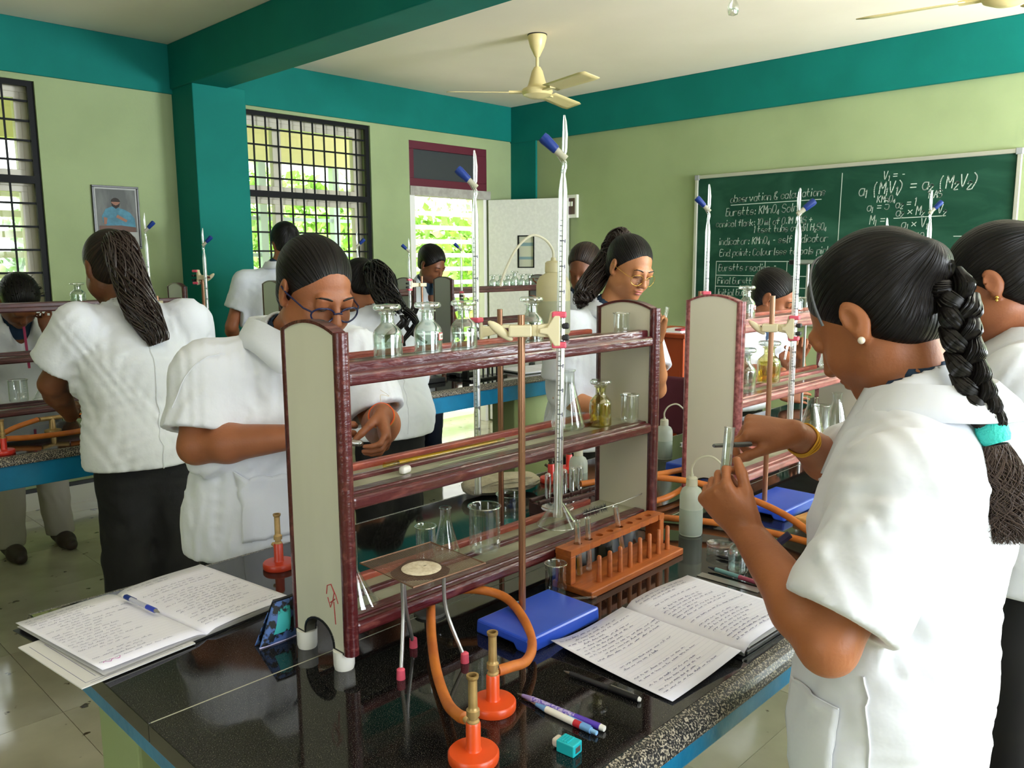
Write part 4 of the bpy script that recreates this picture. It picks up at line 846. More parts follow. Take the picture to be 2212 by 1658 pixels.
burette('burette before the teal pillar on the far bench', (1.66, 3.46, .93), .715, -1, math.radians(-45))
held('burette before the framed portrait', 1.425, 3.48, .96, .742, -1, 'stand on the far bench hidden by the long-haired student', 1.36, BLACKP)
held('burette against the middle window\'s right jamb', 2.415, 3.40, .93, .715, -1, 'stand on the far bench hidden by the curly ponytail', 1.36, BLACKP)
fstand(2.86, 3.42, 1.42, 'stand on the far bench in front of the boy at the doorway')
clamp('cream clamp in front of the boy at the doorway', (2.86, 3.45, 1.375), .075, math.radians(170), False)
burette('burette left of the boy\'s face in the doorway', (2.787, 3.463, .93), .69, 1, math.radians(-45))
held('thin burette in the bright doorway right of the boy', 3.12, 3.42, .93, .70, 1, 'stand on the far bench below the bright doorway', 1.33, BLACKP)
# ================================================================== BLACKBOARD
bd = thing('blackboard', 'green chalkboard with aluminium frame covered in white chalk notes', 'blackboard', (XR, 3.53, 1.03))
# local: -y runs along the board to the right, z up
BW, BH = 2.20, 1.105
M_ = mat('green_board', '123c2c', .6, col2='2a5543', scale=2.4, spec=.2, detail=8, lo=.45, hi=.78, stretch=(1, 1, 2.5), dist=.6)
G().box(-.02, -.004, -BW, 0, 0, BH).build('board', M_, bd)
AL = mat('aluminium_frame', 'c4c2b4', .35, .5)
for (a, b, c, d_) in ((-BW, 0, BH - .022, BH + .004), (-BW, 0, -.004, .022), (-BW - .004, -BW + .02, .022, BH - .022), (-.02, .004, .022, BH - .022)): G().box(-.034, -.003, a, b, c, d_).build('frame_rail', AL, bd, bevel=.003)
for (a, c) in ((0, BH), (-BW, BH), (0, 0), (-BW, 0)): G().box(-.037, -.003, a - .03 if a == 0 else a - .008, a + .008 if a == 0 else a + .03, c - .03 if c else -.008, c + .008 if c else .03).build('corner_cap', mat('grey_plastic', '8f9190', .4), bd, bevel=.004)
FONT = {'a': '461604123244 4642', 'b': '0902 05164643321202', 'c': '4536160503123243', 'd': '461604123244 494252', 'e': '04444536160403123243', 'f': '48392822 0646', 'g': '461604123244 4641302010', 'h': '0902 0516364542', 'i': '1612 1819', 'j': '26211001 2829', 'k': '0902 4604 1542', 'l': '191222', 'm': '0602 05162622 25364642', 'n': '0602 0516364542', 'o': '1604123243453616', 'p': '0600 05164643321202', 'q': '461604123243 4640', 'r': '0602 04163646', 's': '45361605143433221203', 't': '19132232 0636', 'u': '0603123243 4642', 'v': '062246', 'w': '06122532 3246', 'x': '0642 4602', 'y': '0603123243 4641302010', 'z': '06460242',
 'A': '022942 1535', 'B': '0902 093948473606 364543320202', 'C': '4839190704123243', 'D': '0902 092947443202', 'E': '49090242 0636', 'F': '490902 0636', 'H': '0902 4942 0646', 'I': '1912', 'K': '0902 4905 1642', 'M': '0209254942', 'N': '02094249', 'O': '190704123244473919', 'S': '48391908064543321203', 'V': '092249', '0': '190704123244473919', '1': '081912', '2': '07193948470242', '4': '390444 3932', '5': '4909 06364543321203', '=': '0646 0444', '-': '1535', '(': '29171420', ')': '09272400', '+': '2723 0545', ':': '1516 1213', '.': '1213', '&': '420719390603123244', '/': '0049', '*': '0643 4603'}
def chalk(g, text, u, v, size, slope=0.0, wd=.0048, jit=.3):
    """writes text on the board: u metres from its left edge, v metres above its lower edge"""
    rnd = random.Random(hash(text) & 255 if False else sum(map(ord, text))); sub = False; x = u; k = 0; sc = size / 7
    for ch in text:
        if ch == '_': sub = True; continue
        s = sc * (.62 if sub else 1); dy = -.22 * size if sub else 0
        if ch != ' ' and ch in FONT:
            jx, jy = rnd.uniform(-jit, jit) * sc, rnd.uniform(-jit, jit) * sc
            for st in FONT[ch].split():
                pts = [(x + (int(st[i]) + .15 * (int(st[i + 1]) - 2)) * s * .8 + jx, v + dy + (int(st[i + 1]) - 2) * s + jy + slope * (x - u)) for i in range(0, len(st) - 1, 2)]
                if len(pts) > 2: pts = [tuple(p) for p in spline(pts, 3)]
                for (a, b) in zip(pts[:-1], pts[1:]): stroke(g, a, b, wd)
        x += (3.0 if ch == ' ' else (2.6 if ch in 'il.:1I' else 4.9)) * s * .86; sub = False
    return x
def stroke(g, a, b, wd):
    dx, dz = b[0] - a[0], b[1] - a[1]; n = math.hypot(dx, dz)
    if n < 1e-6: return
    px, pz = -dz / n * wd / 2, dx / n * wd / 2; ex, ez = dx / n * wd * .3, dz / n * wd * .3
    q = [(a[0] - ex + px, a[1] - ez + pz), (a[0] - ex - px, a[1] - ez - pz), (b[0] + ex - px, b[1] + ez - pz), (b[0] + ex + px, b[1] + ez + pz)]
    g.add([(-.0214, -p, r_) for p, r_ in q], [(0, 1, 2, 3)])
g = G()
chalk(g, 'observation & calculations', .30, .892, .052, .02, .005); stroke(g, (.305, .873), (1.0, .880), .005)
chalk(g, 'Burette: KMnO_4 Soln', .262, .795, .056, .02)
chalk(g, 'conical flask: 10 ml of 0.1M FAS +', .184, .716, .046, .01)
chalk(g, '1 test tube of dil H_2SO_4', .497, .665, .046, .01)
chalk(g, 'indicator: KMnO_4 - self indicator', .213, .580, .050, .015)
chalk(g, 'End point: Colourless to pale pink', .224, .496, .049, .015)
for v in (.457, .352, .268): stroke(g, (.196, v), (1.03, v - .004), .0045)
for u in (.196, .60, .77, .92): stroke(g, (u, .457), (u - .004, .12), .0045)
chalk(g, 'Burette reading', .215, .385, .050, .01); chalk(g, '-', .665, .40, .05); chalk(g, 'Final Burette', .211, .288, .045, .01); chalk(g, 'Initial Burette', .214, .200, .045, .01)
chalk(g, 'V', .845, .285, .04)
stroke(g, (1.138, 1.045), (1.124, .10), .005)
chalk(g, 'V_1 = -', 1.41, .985, .052); chalk(g, 'a_1 (M_1V_1) = a_2 (M_2V_2)', 1.255, .890, .075, .03, .0062)
chalk(g, 'KMnO_4', 1.38, .838, .042); chalk(g, 'FAS', 1.70, .850, .045)
chalk(g, 'a_1 = 5', 1.315, .785, .055, .04); chalk(g, 'a_2 = 1', 1.50, .800, .05, .04)
chalk(g, 'M_1 =', 1.34, .700, .058); chalk(g, 'a_2 * M_2 * V_2', 1.503, .747, .055, .01); stroke(g, (1.493, .731), (1.785, .735), .005); chalk(g, 'a_1 * V_1', 1.543, .668, .055)
chalk(g, '= - * 10', 1.49, .58, .052); stroke(g, (1.60, .563), (1.70, .565), .005)
stroke(g, (1.862, .607), (2.044, .603), .004); stroke(g, (1.866, .544), (2.0, .540), .003)
o = g.build('chalk_writing', mat('white_chalk', 'b9c6ba', .9), bd); o['kind'] = 'stuff'
# lectern and chair by the blackboard wall
OW = mat('orange_laminate', 'b44a1e', .4, col2='a6411a', scale=6, stretch=(1, 1, .4))
t = thing('lectern', 'orange laminated lectern with papers on top near the blackboard', 'lectern', (4.10, 2.60, 0), math.radians(0))
G().box(0, .48, 0, .02, .1, 1.05).box(0, .48, .38, .40, .1, 1.05).build('side_panel', OW, t, bevel=.003)
G().box(0, .02, .02, .38, .1, 1.05).build('front_panel', OW, t, bevel=.003); G().box(-.02, .5, -.02, .42, 1.05, 1.075).build('top', OW, t, bevel=.004); G().box(.02, .46, .02, .38, 0, .1).build('plinth', BLACKP, t)
G().box(-.0015, -.0005, .31, .33, .98, 1.01).build('sticker', mat('pale_sticker', 'e8b8a0', .7), t)
t = thing('papers', 'white papers with a red edge lying on the orange lectern', 'papers', (4.14, 2.64, 1.075), .1); G().box(0, .3, 0, .21, 0, .004).build('sheet', PAPER, t); G().box(.02, .28, .02, .19, .0042, .009).build('sheet', PAPERG, t); G().box(.05, .20, .03, .07, .0092, .02).build('red_booklet', mat('red_card', '9a3040', .6), t)
t = thing('black_chair', 'black-framed chair with a maroon seat before the orange lectern', 'chair', (3.84, 2.30, 0), math.radians(100))
for s_ in (-1, 1):
    G().tube(spline([(s_ * .22, .22, 0), (s_ * .215, .19, .45), (s_ * .2, .2, .85), (s_ * .18, .19, .92)], 5), .011, 10).build('rear_leg', BLACKP, t); G().tube([(s_ * .22, -.22, 0), (s_ * .21, -.2, .45)], .011, 10).build('front_leg', BLACKP, t)
    G().tube(spline([(s_ * .215, .19, .66), (s_ * .23, 0, .68), (s_ * .23, -.17, .66), (s_ * .215, -.2, .46)], 5), .012, 10).build('armrest', BLACKP, t)
MS = mat('maroon_upholstery', '5a1f30', .8); G().box(-.21, .21, -.22, .2, .43, .48).build('seat', MS, t, bevel=.02, seg=3); G().box(-.19, .19, .175, .21, .6, .9).build('backrest', MS, t, bevel=.015, seg=3)
# tall stand with black cap and hanging glass tube before the blackboard
t = thing('dispenser_stand', 'black-capped stand with thin glass tubes in front of the blackboard table', 'stand', (3.06, 1.40, BT)); 
G().box(-.06, .06, -.05, .05, 0, .02).build('base', BLACKP, t, bevel=.003); G().tube([(.0, 0, .02), (.0, 0, .63)], .005, 8).build('rod', STEEL, t); G().box(-.14, .125, -.012, .012, .630, .648).build('cap_bar', BLACKP, t, bevel=.004)
G().tube(spline([(-.105, 0, .632), (-.11, 0, .52), (-.12, 0, .40), (-.16, 0, .28)], 5), .004, 8).build('glass_tube', MATS['rim_glass'], t); G().tube([(.11, 0, .632), (.11, 0, .54)], .004, 8).build('glass_tube', MATS['rim_glass'], t)
# caption under the portrait, and its small print
FONT.update({'L': '191242', 'R': '0902 0939483706 2642'})
g = G(); x = 0.0
def caption(g, text, x, z, size):
    sc = size / 7
    for ch in text:
        for st in FONT.get(ch, '').split():
            pts = [(x + int(st[i]) * sc * .8, z + (int(st[i + 1]) - 2) * sc) for i in range(0, len(st) - 1, 2)]
            for (a, b) in zip(pts[:-1], pts[1:]):
                dx, dz = b[0] - a[0], b[1] - a[1]; n = math.hypot(dx, dz) or 1; px, pz = -dz / n * .0009, dx / n * .0009
                g.add([(a[0] + px, -.0118, a[1] + pz), (a[0] - px, -.0118, a[1] - pz), (b[0] - px, -.0118, b[1] - pz), (b[0] + px, -.0118, b[1] + pz)], [(0, 1, 2, 3)])
        x += 4.9 * sc * .95
caption(g, 'ALFRED NOBEL', .082, .0875, .0105)
o = g.build('caption_lettering', BLACKP, PORT); o['kind'] = 'stuff'
g = G()
for k in range(7): g.box(.03, .03 + (.225 if k < 6 else .12), -.0115, -.0108, .078 - .0085 * k, .0795 - .0085 * k)
g.build('small_print', mat('small_print_grey', '7d7d7a', .7), PORT)
# ================================================================== PEOPLE: bodies and clothes as smooth implicit surfaces
def nrm(v): v = np.asarray(v, float); return v / (np.linalg.norm(v) + 1e-12)
def smin(a, b, k):
    h = np.clip(.5 + .5 * (b - a) / k, 0, 1); return b + (a - b) * h - k * h * (1 - h)
def smax(a, b, k): return -smin(-a, -b, k)
class Field:
    """signed distances sampled on a box grid whose lines crowd where detail is wanted"""
    def __init__(s, lo, hi, h, fine=()):
        s.ax = []
        for d in range(3):
            xs = [lo[d]]
            while xs[-1] < hi[d]:
                st = h
                for (a, b, hf) in fine:
                    if a[d] - .01 < xs[-1] < b[d] + .01: st = min(st, hf)
                xs.append(xs[-1] + st)
            s.ax.append(np.array(xs, np.float32))
        s.n = tuple(len(a) for a in s.ax); s.D = np.full(s.n, .25, np.float32)
    def sub(s, lo, hi):
        sl = []
        for d in range(3):
            a = np.searchsorted(s.ax[d], lo[d]); b = np.searchsorted(s.ax[d], hi[d]); sl.append(slice(max(0, a - 1), min(s.n[d], b + 1)))
        return tuple(sl)
    def pts(s, sl): return s.ax[0][sl[0]][:, None, None], s.ax[1][sl[1]][None, :, None], s.ax[2][sl[2]][None, None, :]
    def put(s, lo, hi, fn, k, op='add'):
        sl = s.sub(lo, hi)
        if any(q.stop <= q.start for q in sl): return
        X, Y, Z = s.pts(sl); d = fn(X, Y, Z).astype(np.float32)
        if op == 'add': s.D[sl] = smin(s.D[sl], d, k)
        elif op == 'cut': s.D[sl] = smax(s.D[sl], -d, k)
        elif op == 'keep': s.D[sl] = smax(s.D[sl], d, k)
    def cone(s, a, b, ra, rb, k=.02, flat=None, op='add'):
        """tapering limb; flat=(direction, factor) squashes its section along a direction"""
        a = np.asarray(a, float); b = np.asarray(b, float); r = max(ra, rb) * (1 if flat is None else max(1, 1)) + k + .02
        ab = b - a; L2 = ab @ ab + 1e-12
        def fn(X, Y, Z):
            px, py, pz = X - a[0], Y - a[1], Z - a[2]; t = np.clip((px * ab[0] + py * ab[1] + pz * ab[2]) / L2, 0, 1)
            dx, dy, dz = px - t * ab[0], py - t * ab[1], pz - t * ab[2]
            if flat is None: dd = np.sqrt(dx * dx + dy * dy + dz * dz); return dd - (ra + (rb - ra) * t)
            u, f = flat; c = dx * u[0] + dy * u[1] + dz * u[2]; e = np.sqrt(np.maximum(dx * dx + dy * dy + dz * dz + c * c * (f * f - 1), 1e-12))
            return (e - (ra + (rb - ra) * t)) / max(1.0, (1 + f) / 2)
        s.put(np.minimum(a, b) - r, np.maximum(a, b) + r, fn, k, op)
    def ell(s, c, rad, R=None, k=.02, op='add'):
        c = np.asarray(c, float); rad = np.asarray(rad, float); m = rad.max() + k + .02; R = np.eye(3) if R is None else np.asarray(R, float)
        def fn(X, Y, Z):
            px, py, pz = X - c[0], Y - c[1], Z - c[2]
            q = [px * R[i][0] + py * R[i][1] + pz * R[i][2] for i in range(3)]
            k0 = np.sqrt(sum((q[i] / rad[i]) ** 2 for i in range(3))); k1 = np.sqrt(sum((q[i] / rad[i] ** 2) ** 2 for i in range(3))) + 1e-9
            return k0 * (k0 - 1) / k1
        s.put(c - m, c + m, fn, k, op)
    def plane(s, p, n, k=.004, lo=None, hi=None):
        """keeps the side the normal points away from"""
        p = np.asarray(p, float); n = nrm(n); lo = np.array([a[0] for a in s.ax]) if lo is None else np.asarray(lo); hi = np.array([a[-1] for a in s.ax]) if hi is None else np.asarray(hi)
        s.put(lo, hi, lambda X, Y, Z: (X - p[0]) * n[0] + (Y - p[1]) * n[1] + (Z - p[2]) * n[2], k, 'keep')
    def wrinkle(s, amp, seed, wl=.07, mask=None):
        rnd = np.random.RandomState(seed); X, Y, Z = s.pts((slice(0, None),) * 3); w = np.zeros(s.n, np.float32)
        for q in range(4):
            d = rnd.normal(size=3) * np.array([1, 1, .55]); d = nrm(d) * 2 * PI / (wl * rnd.uniform(.8, 1.5)); e = nrm(rnd.normal(size=3)) * 2 * PI / (wl * 3.4); p1, p2, p3 = rnd.uniform(0, 6.28, 3)
            ph = (X * e[0] + Y * e[1] + Z * e[2] + p1).astype(np.float32)
            a = np.sin(X * d[0] + Y * d[1] + Z * d[2] + 1.9 * np.sin(ph) + p2); m = .5 + .5 * np.sin(1.6 * ph + p3)
            w += (np.abs(a) ** 1.5) * m * m
        near = np.abs(s.D) < .05
        s.D[near] += (amp * np.clip(w - 1.0, -1, 1.2))[near]
    def fold(s, pts, amp, w):
        """raises (amp > 0) or creases the surface along a line laid on it"""
        Q = s.snap(np.array(spline(pts, 6)), 0.0); lo = Q.min(0) - 3 * w; hi = Q.max(0) + 3 * w; sl = s.sub(lo, hi); X, Y, Z = s.pts(sl); d2 = np.full(s.D[sl].shape, 1e9, np.float32); n = len(Q)
        for i, q in enumerate(Q):
            f = .35 + .65 * math.sin(PI * (i + .5) / n); d2 = np.minimum(d2, ((X - q[0]) ** 2 + (Y - q[1]) ** 2 + (Z - q[2]) ** 2) / (f * f))
        s.D[sl] -= (amp * np.exp(-d2 / (w * w))).astype(np.float32)
    def value(s, P):
        P = np.asarray(P, np.float32); idx = []; fr = []
        for d in range(3):
            a = s.ax[d]; i = np.clip(np.searchsorted(a, P[:, d]) - 1, 0, len(a) - 2); idx.append(i); fr.append(np.clip((P[:, d] - a[i]) / (a[i + 1] - a[i]), 0, 1))
        r = 0
        for q in range(8):
            o = [(q >> d) & 1 for d in range(3)]; w = 1
            for d in range(3): w = w * (fr[d] if o[d] else 1 - fr[d])
            r = r + w * s.D[idx[0] + o[0], idx[1] + o[1], idx[2] + o[2]]
        return r
    def snap(s, P, off=.001, it=14):
        """moves points onto the surface along the gradient"""
        P = np.array(P, float)
        for _ in range(it):
            v = s.value(P); e = .004; gr = np.stack([(s.value(P + np.eye(3)[d] * e) - s.value(P - np.eye(3)[d] * e)) / (2 * e) for d in range(3)], 1)
            gr /= np.maximum(np.linalg.norm(gr, axis=1), .3)[:, None]; P -= np.clip(v - off, -.02, .02)[:, None] * gr * .8
        return P
    def mesh(s, name, m, parent, uvfn=None, smooth=1):
        D = s.D; nx, ny, nz = s.n; S8 = [(i, j, k) for i in (0, 1) for j in (0, 1) for k in (0, 1)]
        inside = D < 0; c = np.zeros((nx - 1, ny - 1, nz - 1), np.uint8)
        for (i, j, k) in S8: c += inside[i:nx - 1 + i, j:ny - 1 + j, k:nz - 1 + k]
        act = np.argwhere((c > 0) & (c < 8)); ids = -np.ones(c.shape, np.int32); ids[tuple(act.T)] = np.arange(len(act))
        A = act; acc = np.zeros((len(A), 3)); cnt = np.zeros(len(A))
        val = {o: D[A[:, 0] + o[0], A[:, 1] + o[1], A[:, 2] + o[2]].astype(float) for o in S8}
        for o in S8:
            for d in range(3):
                if o[d]: continue
                q = list(o); q[d] = 1; q = tuple(q); a, b = val[o], val[q]; cr = (a < 0) != (b < 0); t = np.where(cr, a / np.where(cr, a - b, 1), 0)
                p = np.tile(np.array(o, float), (len(A), 1)); p[:, d] += t; acc[cr] += p[cr]; cnt[cr] += 1
        f = acc / cnt[:, None]; V = np.zeros((len(A), 3))
        for d in range(3): a = s.ax[d]; V[:, d] = a[A[:, d]] + f[:, d] * (a[A[:, d] + 1] - a[A[:, d]])
        F = []
        for d in range(3):
            e1, e2 = [(1, 2), (2, 0), (0, 1)][d]
            lo_ = [slice(1, -1)] * 3; lo_[d] = slice(0, -1); hi_ = list(lo_); hi_[d] = slice(1, None)
            a = inside[tuple(lo_)]; b = inside[tuple(hi_)]; E = np.argwhere(a != b); 
            if not len(E): continue
            off = np.array([1, 1, 1]); off[d] = 0; E = E + off; sg = inside[tuple(E.T)]
            def cell(u, w): q = E.copy(); q[:, e1] -= u; q[:, e2] -= w; return ids[tuple(q.T)]
            Q = np.stack([cell(1, 1), cell(0, 1), cell(0, 0), cell(1, 0)], 1); Q[~sg] = Q[~sg][:, ::-1]; F.append(Q)
        F = np.concatenate(F); F = F[(F >= 0).all(1)]
        for _ in range(smooth):
            sm = np.zeros_like(V); ct = np.zeros(len(V))
            for k in range(4): np.add.at(sm, F[:, k], V[F[:, (k + 1) % 4]] + V[F[:, (k + 3) % 4]]); np.add.at(ct, F[:, k], 2)
            ok = ct > 0; V[ok] = V[ok] * .5 + .5 * sm[ok] / ct[ok][:, None]
        me = bpy.data.meshes.new(name); me.vertices.add(len(V)); me.vertices.foreach_set('co', V.astype(np.float32).ravel())
        me.loops.add(F.size); me.loops.foreach_set('vertex_index', F.astype(np.int32).ravel()); me.polygons.add(len(F)); me.polygons.foreach_set('loop_start', np.arange(0, F.size, 4, dtype=np.int32)); me.polygons.foreach_set('loop_total', np.full(len(F), 4, np.int32))
        me.update(); me.validate(); me.polygons.foreach_set('use_smooth', np.ones(len(me.polygons), bool))
        if uvfn is not None:
            uv = uvfn(V)[F.ravel()].astype(np.float32); l = me.uv_layers.new(name='flow'); l.data.foreach_set('uv', uv.ravel())
        me.materials.append(m)
        return link(me, name, parent)
def skin(name, c, c2, rough=.48): return mat(name, c, rough, col2=c2, scale=9, detail=5, sss=.08, bump=.05, bscale=220, spec=.4)
SKIN1 = skin('brown_skin', '9a5f3e', '8a5233'); SKIN2 = skin('deep_brown_skin', '7a4a30', '6a3f28'); SKIN3 = skin('tan_skin', 'b27850', 'a46c47'); SKIN4 = skin('warm_brown_skin', 'a3653f', '8f5635')
LIPC = mat('lip_skin', '8a4238', .4); LIPL = mat('rosy_lip_skin', 'b0605a', .38)
def hairmat(name, c, c2, rough=.38, u=110, v=2.5):
    return mat(name, c, rough, col2=c2, scale=1, detail=3, lo=.35, hi=.7, stretch=(u, v, 1), bump=.5, bscale=1.0, spec=.20, uv=True)
HAIR = hairmat('black_hair', '070505', '120d0b'); HAIRB = hairmat('dark_brown_hair', '15100e', '3a2a22')
HSTR = mat('hair_strand', '0b0807', .35, spec=.4); HSTRB = mat('brown_hair_strand', '2c1f19', .4, spec=.6)
COAT = mat('white_cotton', 'd9dce3', .8, sheen=.2, bump=.12, bscale=26); COATG = mat('cool_white_cotton', 'd6dae2', .82, sheen=.2, bump=.12, bscale=26)
NAVY = mat('navy_cloth', '16304a', .8, bump=.1, bscale=60); PANTS = mat('black_trouser_cloth', '0b0b0d', .85, bump=.1, bscale=40); SKIRT = mat('black_skirt_cloth', '17161a', .8); CREAMP = mat('grey_cream_trouser_cloth', 'a8a296', .85)
JEANS = mat('dark_blue_denim', '1a2238', .85); SHOE = mat('brown_leather', '3a2c26', .5); SANDAL = mat('black_leather', '141212', .5)
GOLD = mat('gold', 'd8b45a', .25, 1.0); PEARL = mat('pearl', 'e6dcc8', .2)
def frame(fwd, up):
    f = nrm(fwd); r = nrm(np.cross(f, up)); u = np.cross(r, f); return r, f, u     # right (the person's right hand side), forward, up
class Person:
    def __init__(s, label, feet, name='person'):
        s.t = thing(name, label, 'person', (0, 0, 0)); s.feet = feet; s.parts = []
    # head frame: origin between the ears
    def set_head(s, c, fwd, up, sc=1.0, neck_to=None):
        s.hc = np.array(c, float); s.hr, s.hf, s.hu = frame(fwd, up); s.sc = sc; s.R = np.stack([s.hr, s.hf, s.hu])
    def hp(s, x, y, z): return s.hc + (s.hr * x + s.hf * y + s.hu * z) * s.sc
    def head_sdf(s, F, male=False):
        c = s.sc; E = lambda p, r, k=.02, op='add', R=None: F.ell(s.hp(*p), np.array(r) * c, s.R if R is None else R, k * c, op)
        E((0, -.012, .040), (.073, .093, .080)); E((0, .028, -.020), (.060, .060, .080), .03); E((0, .040, -.062), (.044, .042, .040), .03)
        E((0, .076, -.086), (.020, .016, .016), .025)
        for q in (-1, 1):
            E((q * .034, .060, -.030), (.024, .024, .026), .025); E((q * .050, .010, -.055), (.020, .034, .026), .03)
            F.ell(s.hp(q * .033, .103, .010), np.array((.017, .014, .011)) * c, s.R, .018 * c, 'cut')
            E((q * .032, .0805, .008), (.0155, .0115, .0105), .004)
        F.cone(s.hp(-.036, .082, .026), s.hp(.036, .082, .026), .010 * c, .010 * c, .015 * c)
        F.cone(s.hp(0, .090, .016), s.hp(0, .108, -.022), .0075 * c, .0105 * c, .010 * c); E((0, .108, -.026), (.0115, .010, .009), .008)
        for q in (-1, 1): E((q * .0115, .099, -.029), (.0075, .009, .0065), .006)
        E((0, .092, -.051), (.022, .010, .006), .006); E((0, .091, -.062), (.019, .010, .0065), .006)
        for q in (-1, 1):   # ears
            a = math.radians(20) * q; Re = np.stack([s.hr * math.cos(a) - s.hf * math.sin(a) * 1.0, s.hf * math.cos(a) + s.hr * math.sin(a), s.hu])
            F.ell(s.hp(q * .077, -.012, .004), np.array((.0085, .020, .030)) * c, Re, .006 * c); F.ell(s.hp(q * .074, -.006, -.022), np.array((.008, .012, .012)) * c, Re, .006 * c)
            F.ell(s.hp(q * .087, -.006, .006), np.array((.006, .010, .017)) * c, Re, .005 * c, 'cut')
    def neck(s, F, base, r=.050):
        F.cone(s.hp(0, -.020, -.045), base, r * s.sc * .94, r * s.sc, .03); F.cone(s.hp(0, .0, -.05), np.asarray(base) + s.hf * .012, r * .8 * s.sc, r * .9 * s.sc, .03)
    def face_bits(s, lips=LIPC, brow=True, gaze_up=False):
        c = s.sc
        def strip(name, pts, r, m):
            return G().tube([tuple(p) for p in s.F.snap(np.array([s.hp(*p) for p in pts]), .0004)], [q * c for q in r], 8).build(name, m, s.t)
        if brow:
            for q in (-1, 1): strip('eyebrow', [(q * .014, .0935, .027), (q * .026, .093, .031), (q * .040, .086, .030), (q * .050, .076, .025)], [.002, .0026, .0022, .001], HSTR)
        for q in (-1, 1): strip('eyelashes', [(q * .018, .0885, .003), (q * .026, .0915, -.0005), (q * .035, .0905, -.0005), (q * .046, .083, .003)], [.001, .0015, .0016, .001], HSTR)
        g = G(); g.ball(s.hp(0, .0945, -.0512), (.0195 * c, .0082 * c, .0046 * c), 16, 10, Matrix((s.hr, s.hf, s.hu)).transposed().to_4x4()); g.ball(s.hp(0, .0935, -.0615), (.0175 * c, .0086 * c, .0055 * c), 16, 10, Matrix((s.hr, s.hf, s.hu)).transposed().to_4x4())
        g.build('lips', lips, s.t)
    def hair_cap(s, m, h=.005, thick=.009, pole=(0, -.09, .05), line=.018, male=False, extra=None, name='hair'):
        c = s.sc; lo = s.hc - .16; hi = s.hc + .16
        if extra is not None:
            lo = np.minimum(lo, np.min([p for p, r in extra], 0) - .08); hi = np.maximum(hi, np.max([p for p, r in extra], 0) + .08)
        F = Field(lo, hi, h); F.ell(s.hp(0, -.0225, .0435), (np.array((.073, .093, .080)) + thick) * c, s.R, .01)
        n = s.hf * .77 - s.hu * .64; F.ell(s.hp(0, -.035, -.025), np.array((.070, .060, .055)) * c, s.R, .03)
        F.plane(s.hp(0, line, 0), n, .012)
        if male: F.plane(s.hp(0, 0, -.045), -s.hu + s.hf * .3, .01)
        for q in (-1, 1): F.ell(s.hp(q * .085, -.008, -.004), np.array((.016, .022, .034)) * c, s.R, .008, 'cut')
        # face stays free
        F.ell(s.hp(0, .088, -.010), np.array((.062, .062, .086)) * c, s.R, .012, 'cut')
        if extra is not None:
            for (a, ra), (b, rb) in zip(extra[:-1], extra[1:]): F.cone(a, b, ra, rb, .02)
        P0 = s.hp(*pole); ax = nrm(s.hp(0, .1, .0) - P0); r_ = nrm(np.cross(ax, s.hu)); u_ = np.cross(r_, ax)
        def uv(V):
            d = V - P0; return np.stack([np.arctan2(d @ u_, d @ r_) / 2 / PI, np.linalg.norm(d, axis=1) * 3], 1)
        return F.mesh(name, m, s.t, uv)
    def strands(s, path, radii, n, m, name='ponytail', seed=1, thick=.0016, wave=.006, fray=.0, parent=None):
        rnd = np.random.RandomState(seed); path = np.array(path, float); g = G()
        T = np.gradient(path, axis=0); T /= np.linalg.norm(T, axis=1)[:, None]; ref = np.array([.3, .2, 1.0]); U = np.cross(T, ref); bad = np.linalg.norm(U, axis=1) < .1; U[bad] = np.cross(T[bad], [1, 0, 0]); U /= np.linalg.norm(U, axis=1)[:, None]; Wv = np.cross(T, U)
        radii = np.array(radii, float); m_ = len(path)
        for k in range(n):
            a = rnd.uniform(0, 2 * PI); rr = math.sqrt(rnd.uniform(.15, 1)); e = m_ if rnd.rand() > .3 else int(m_ * rnd.uniform(.75, 1)); ph = rnd.uniform(0, 6.28); wv = wave * rnd.uniform(.3, 1.2); pts = []
            for i in range(e):
                aa = a + .5 * math.sin(ph + i * .35); r_ = radii[i] * rr * (1 + fray * rnd.normal() * (i / m_) ** 2); o = U[i] * math.cos(aa) * r_ + Wv[i] * math.sin(aa) * r_
                pts.append(path[i] + o + U[i] * wv * math.sin(ph + i * .6) * (i / m_))
            if len(pts) > 3: g.tube(pts, [thick * (1 - .6 * (i / len(pts)) ** 3) for i in range(len(pts))], 4)
        return g.build(name, m, parent or s.t)
    # ---------------------------------------------------------------- hands
    def hand(s, F, wrist, fwd, palm, side, curls=((.5, .6, .4),) * 4, thumb=(.7, .5, .35), sc=1.0, spread=0.05, tcurl=(.3, .4)):
        """palm = direction the palm faces; side 'R' or 'L'; curls = bend of each joint of the four fingers"""
        f = nrm(fwd); n = np.asarray(palm, float); n = nrm(n - f * (n @ f)); t = np.cross(f, n) if side == 'R' else np.cross(n, f); w = np.asarray(wrist, float)
        K = [w + (f * .080 + t * o + n * z) * sc for o, z in ((.029, .002), (.0095, -.001), (-.010, 0), (-.028, .004))]
        for q, k in enumerate(K):
            F.cone(w + (f * .006 + t * (.014 - .0095 * q)) * sc, k, .0135 * sc, .0105 * sc, .012 * sc)
        F.ell(w + (f * .042 + t * .0 + n * .003) * sc, np.array((.034, .042, .0125)) * sc, np.stack([t, f, n]), .012 * sc)
        Ls = (.068, .076, .071, .055); tips = []
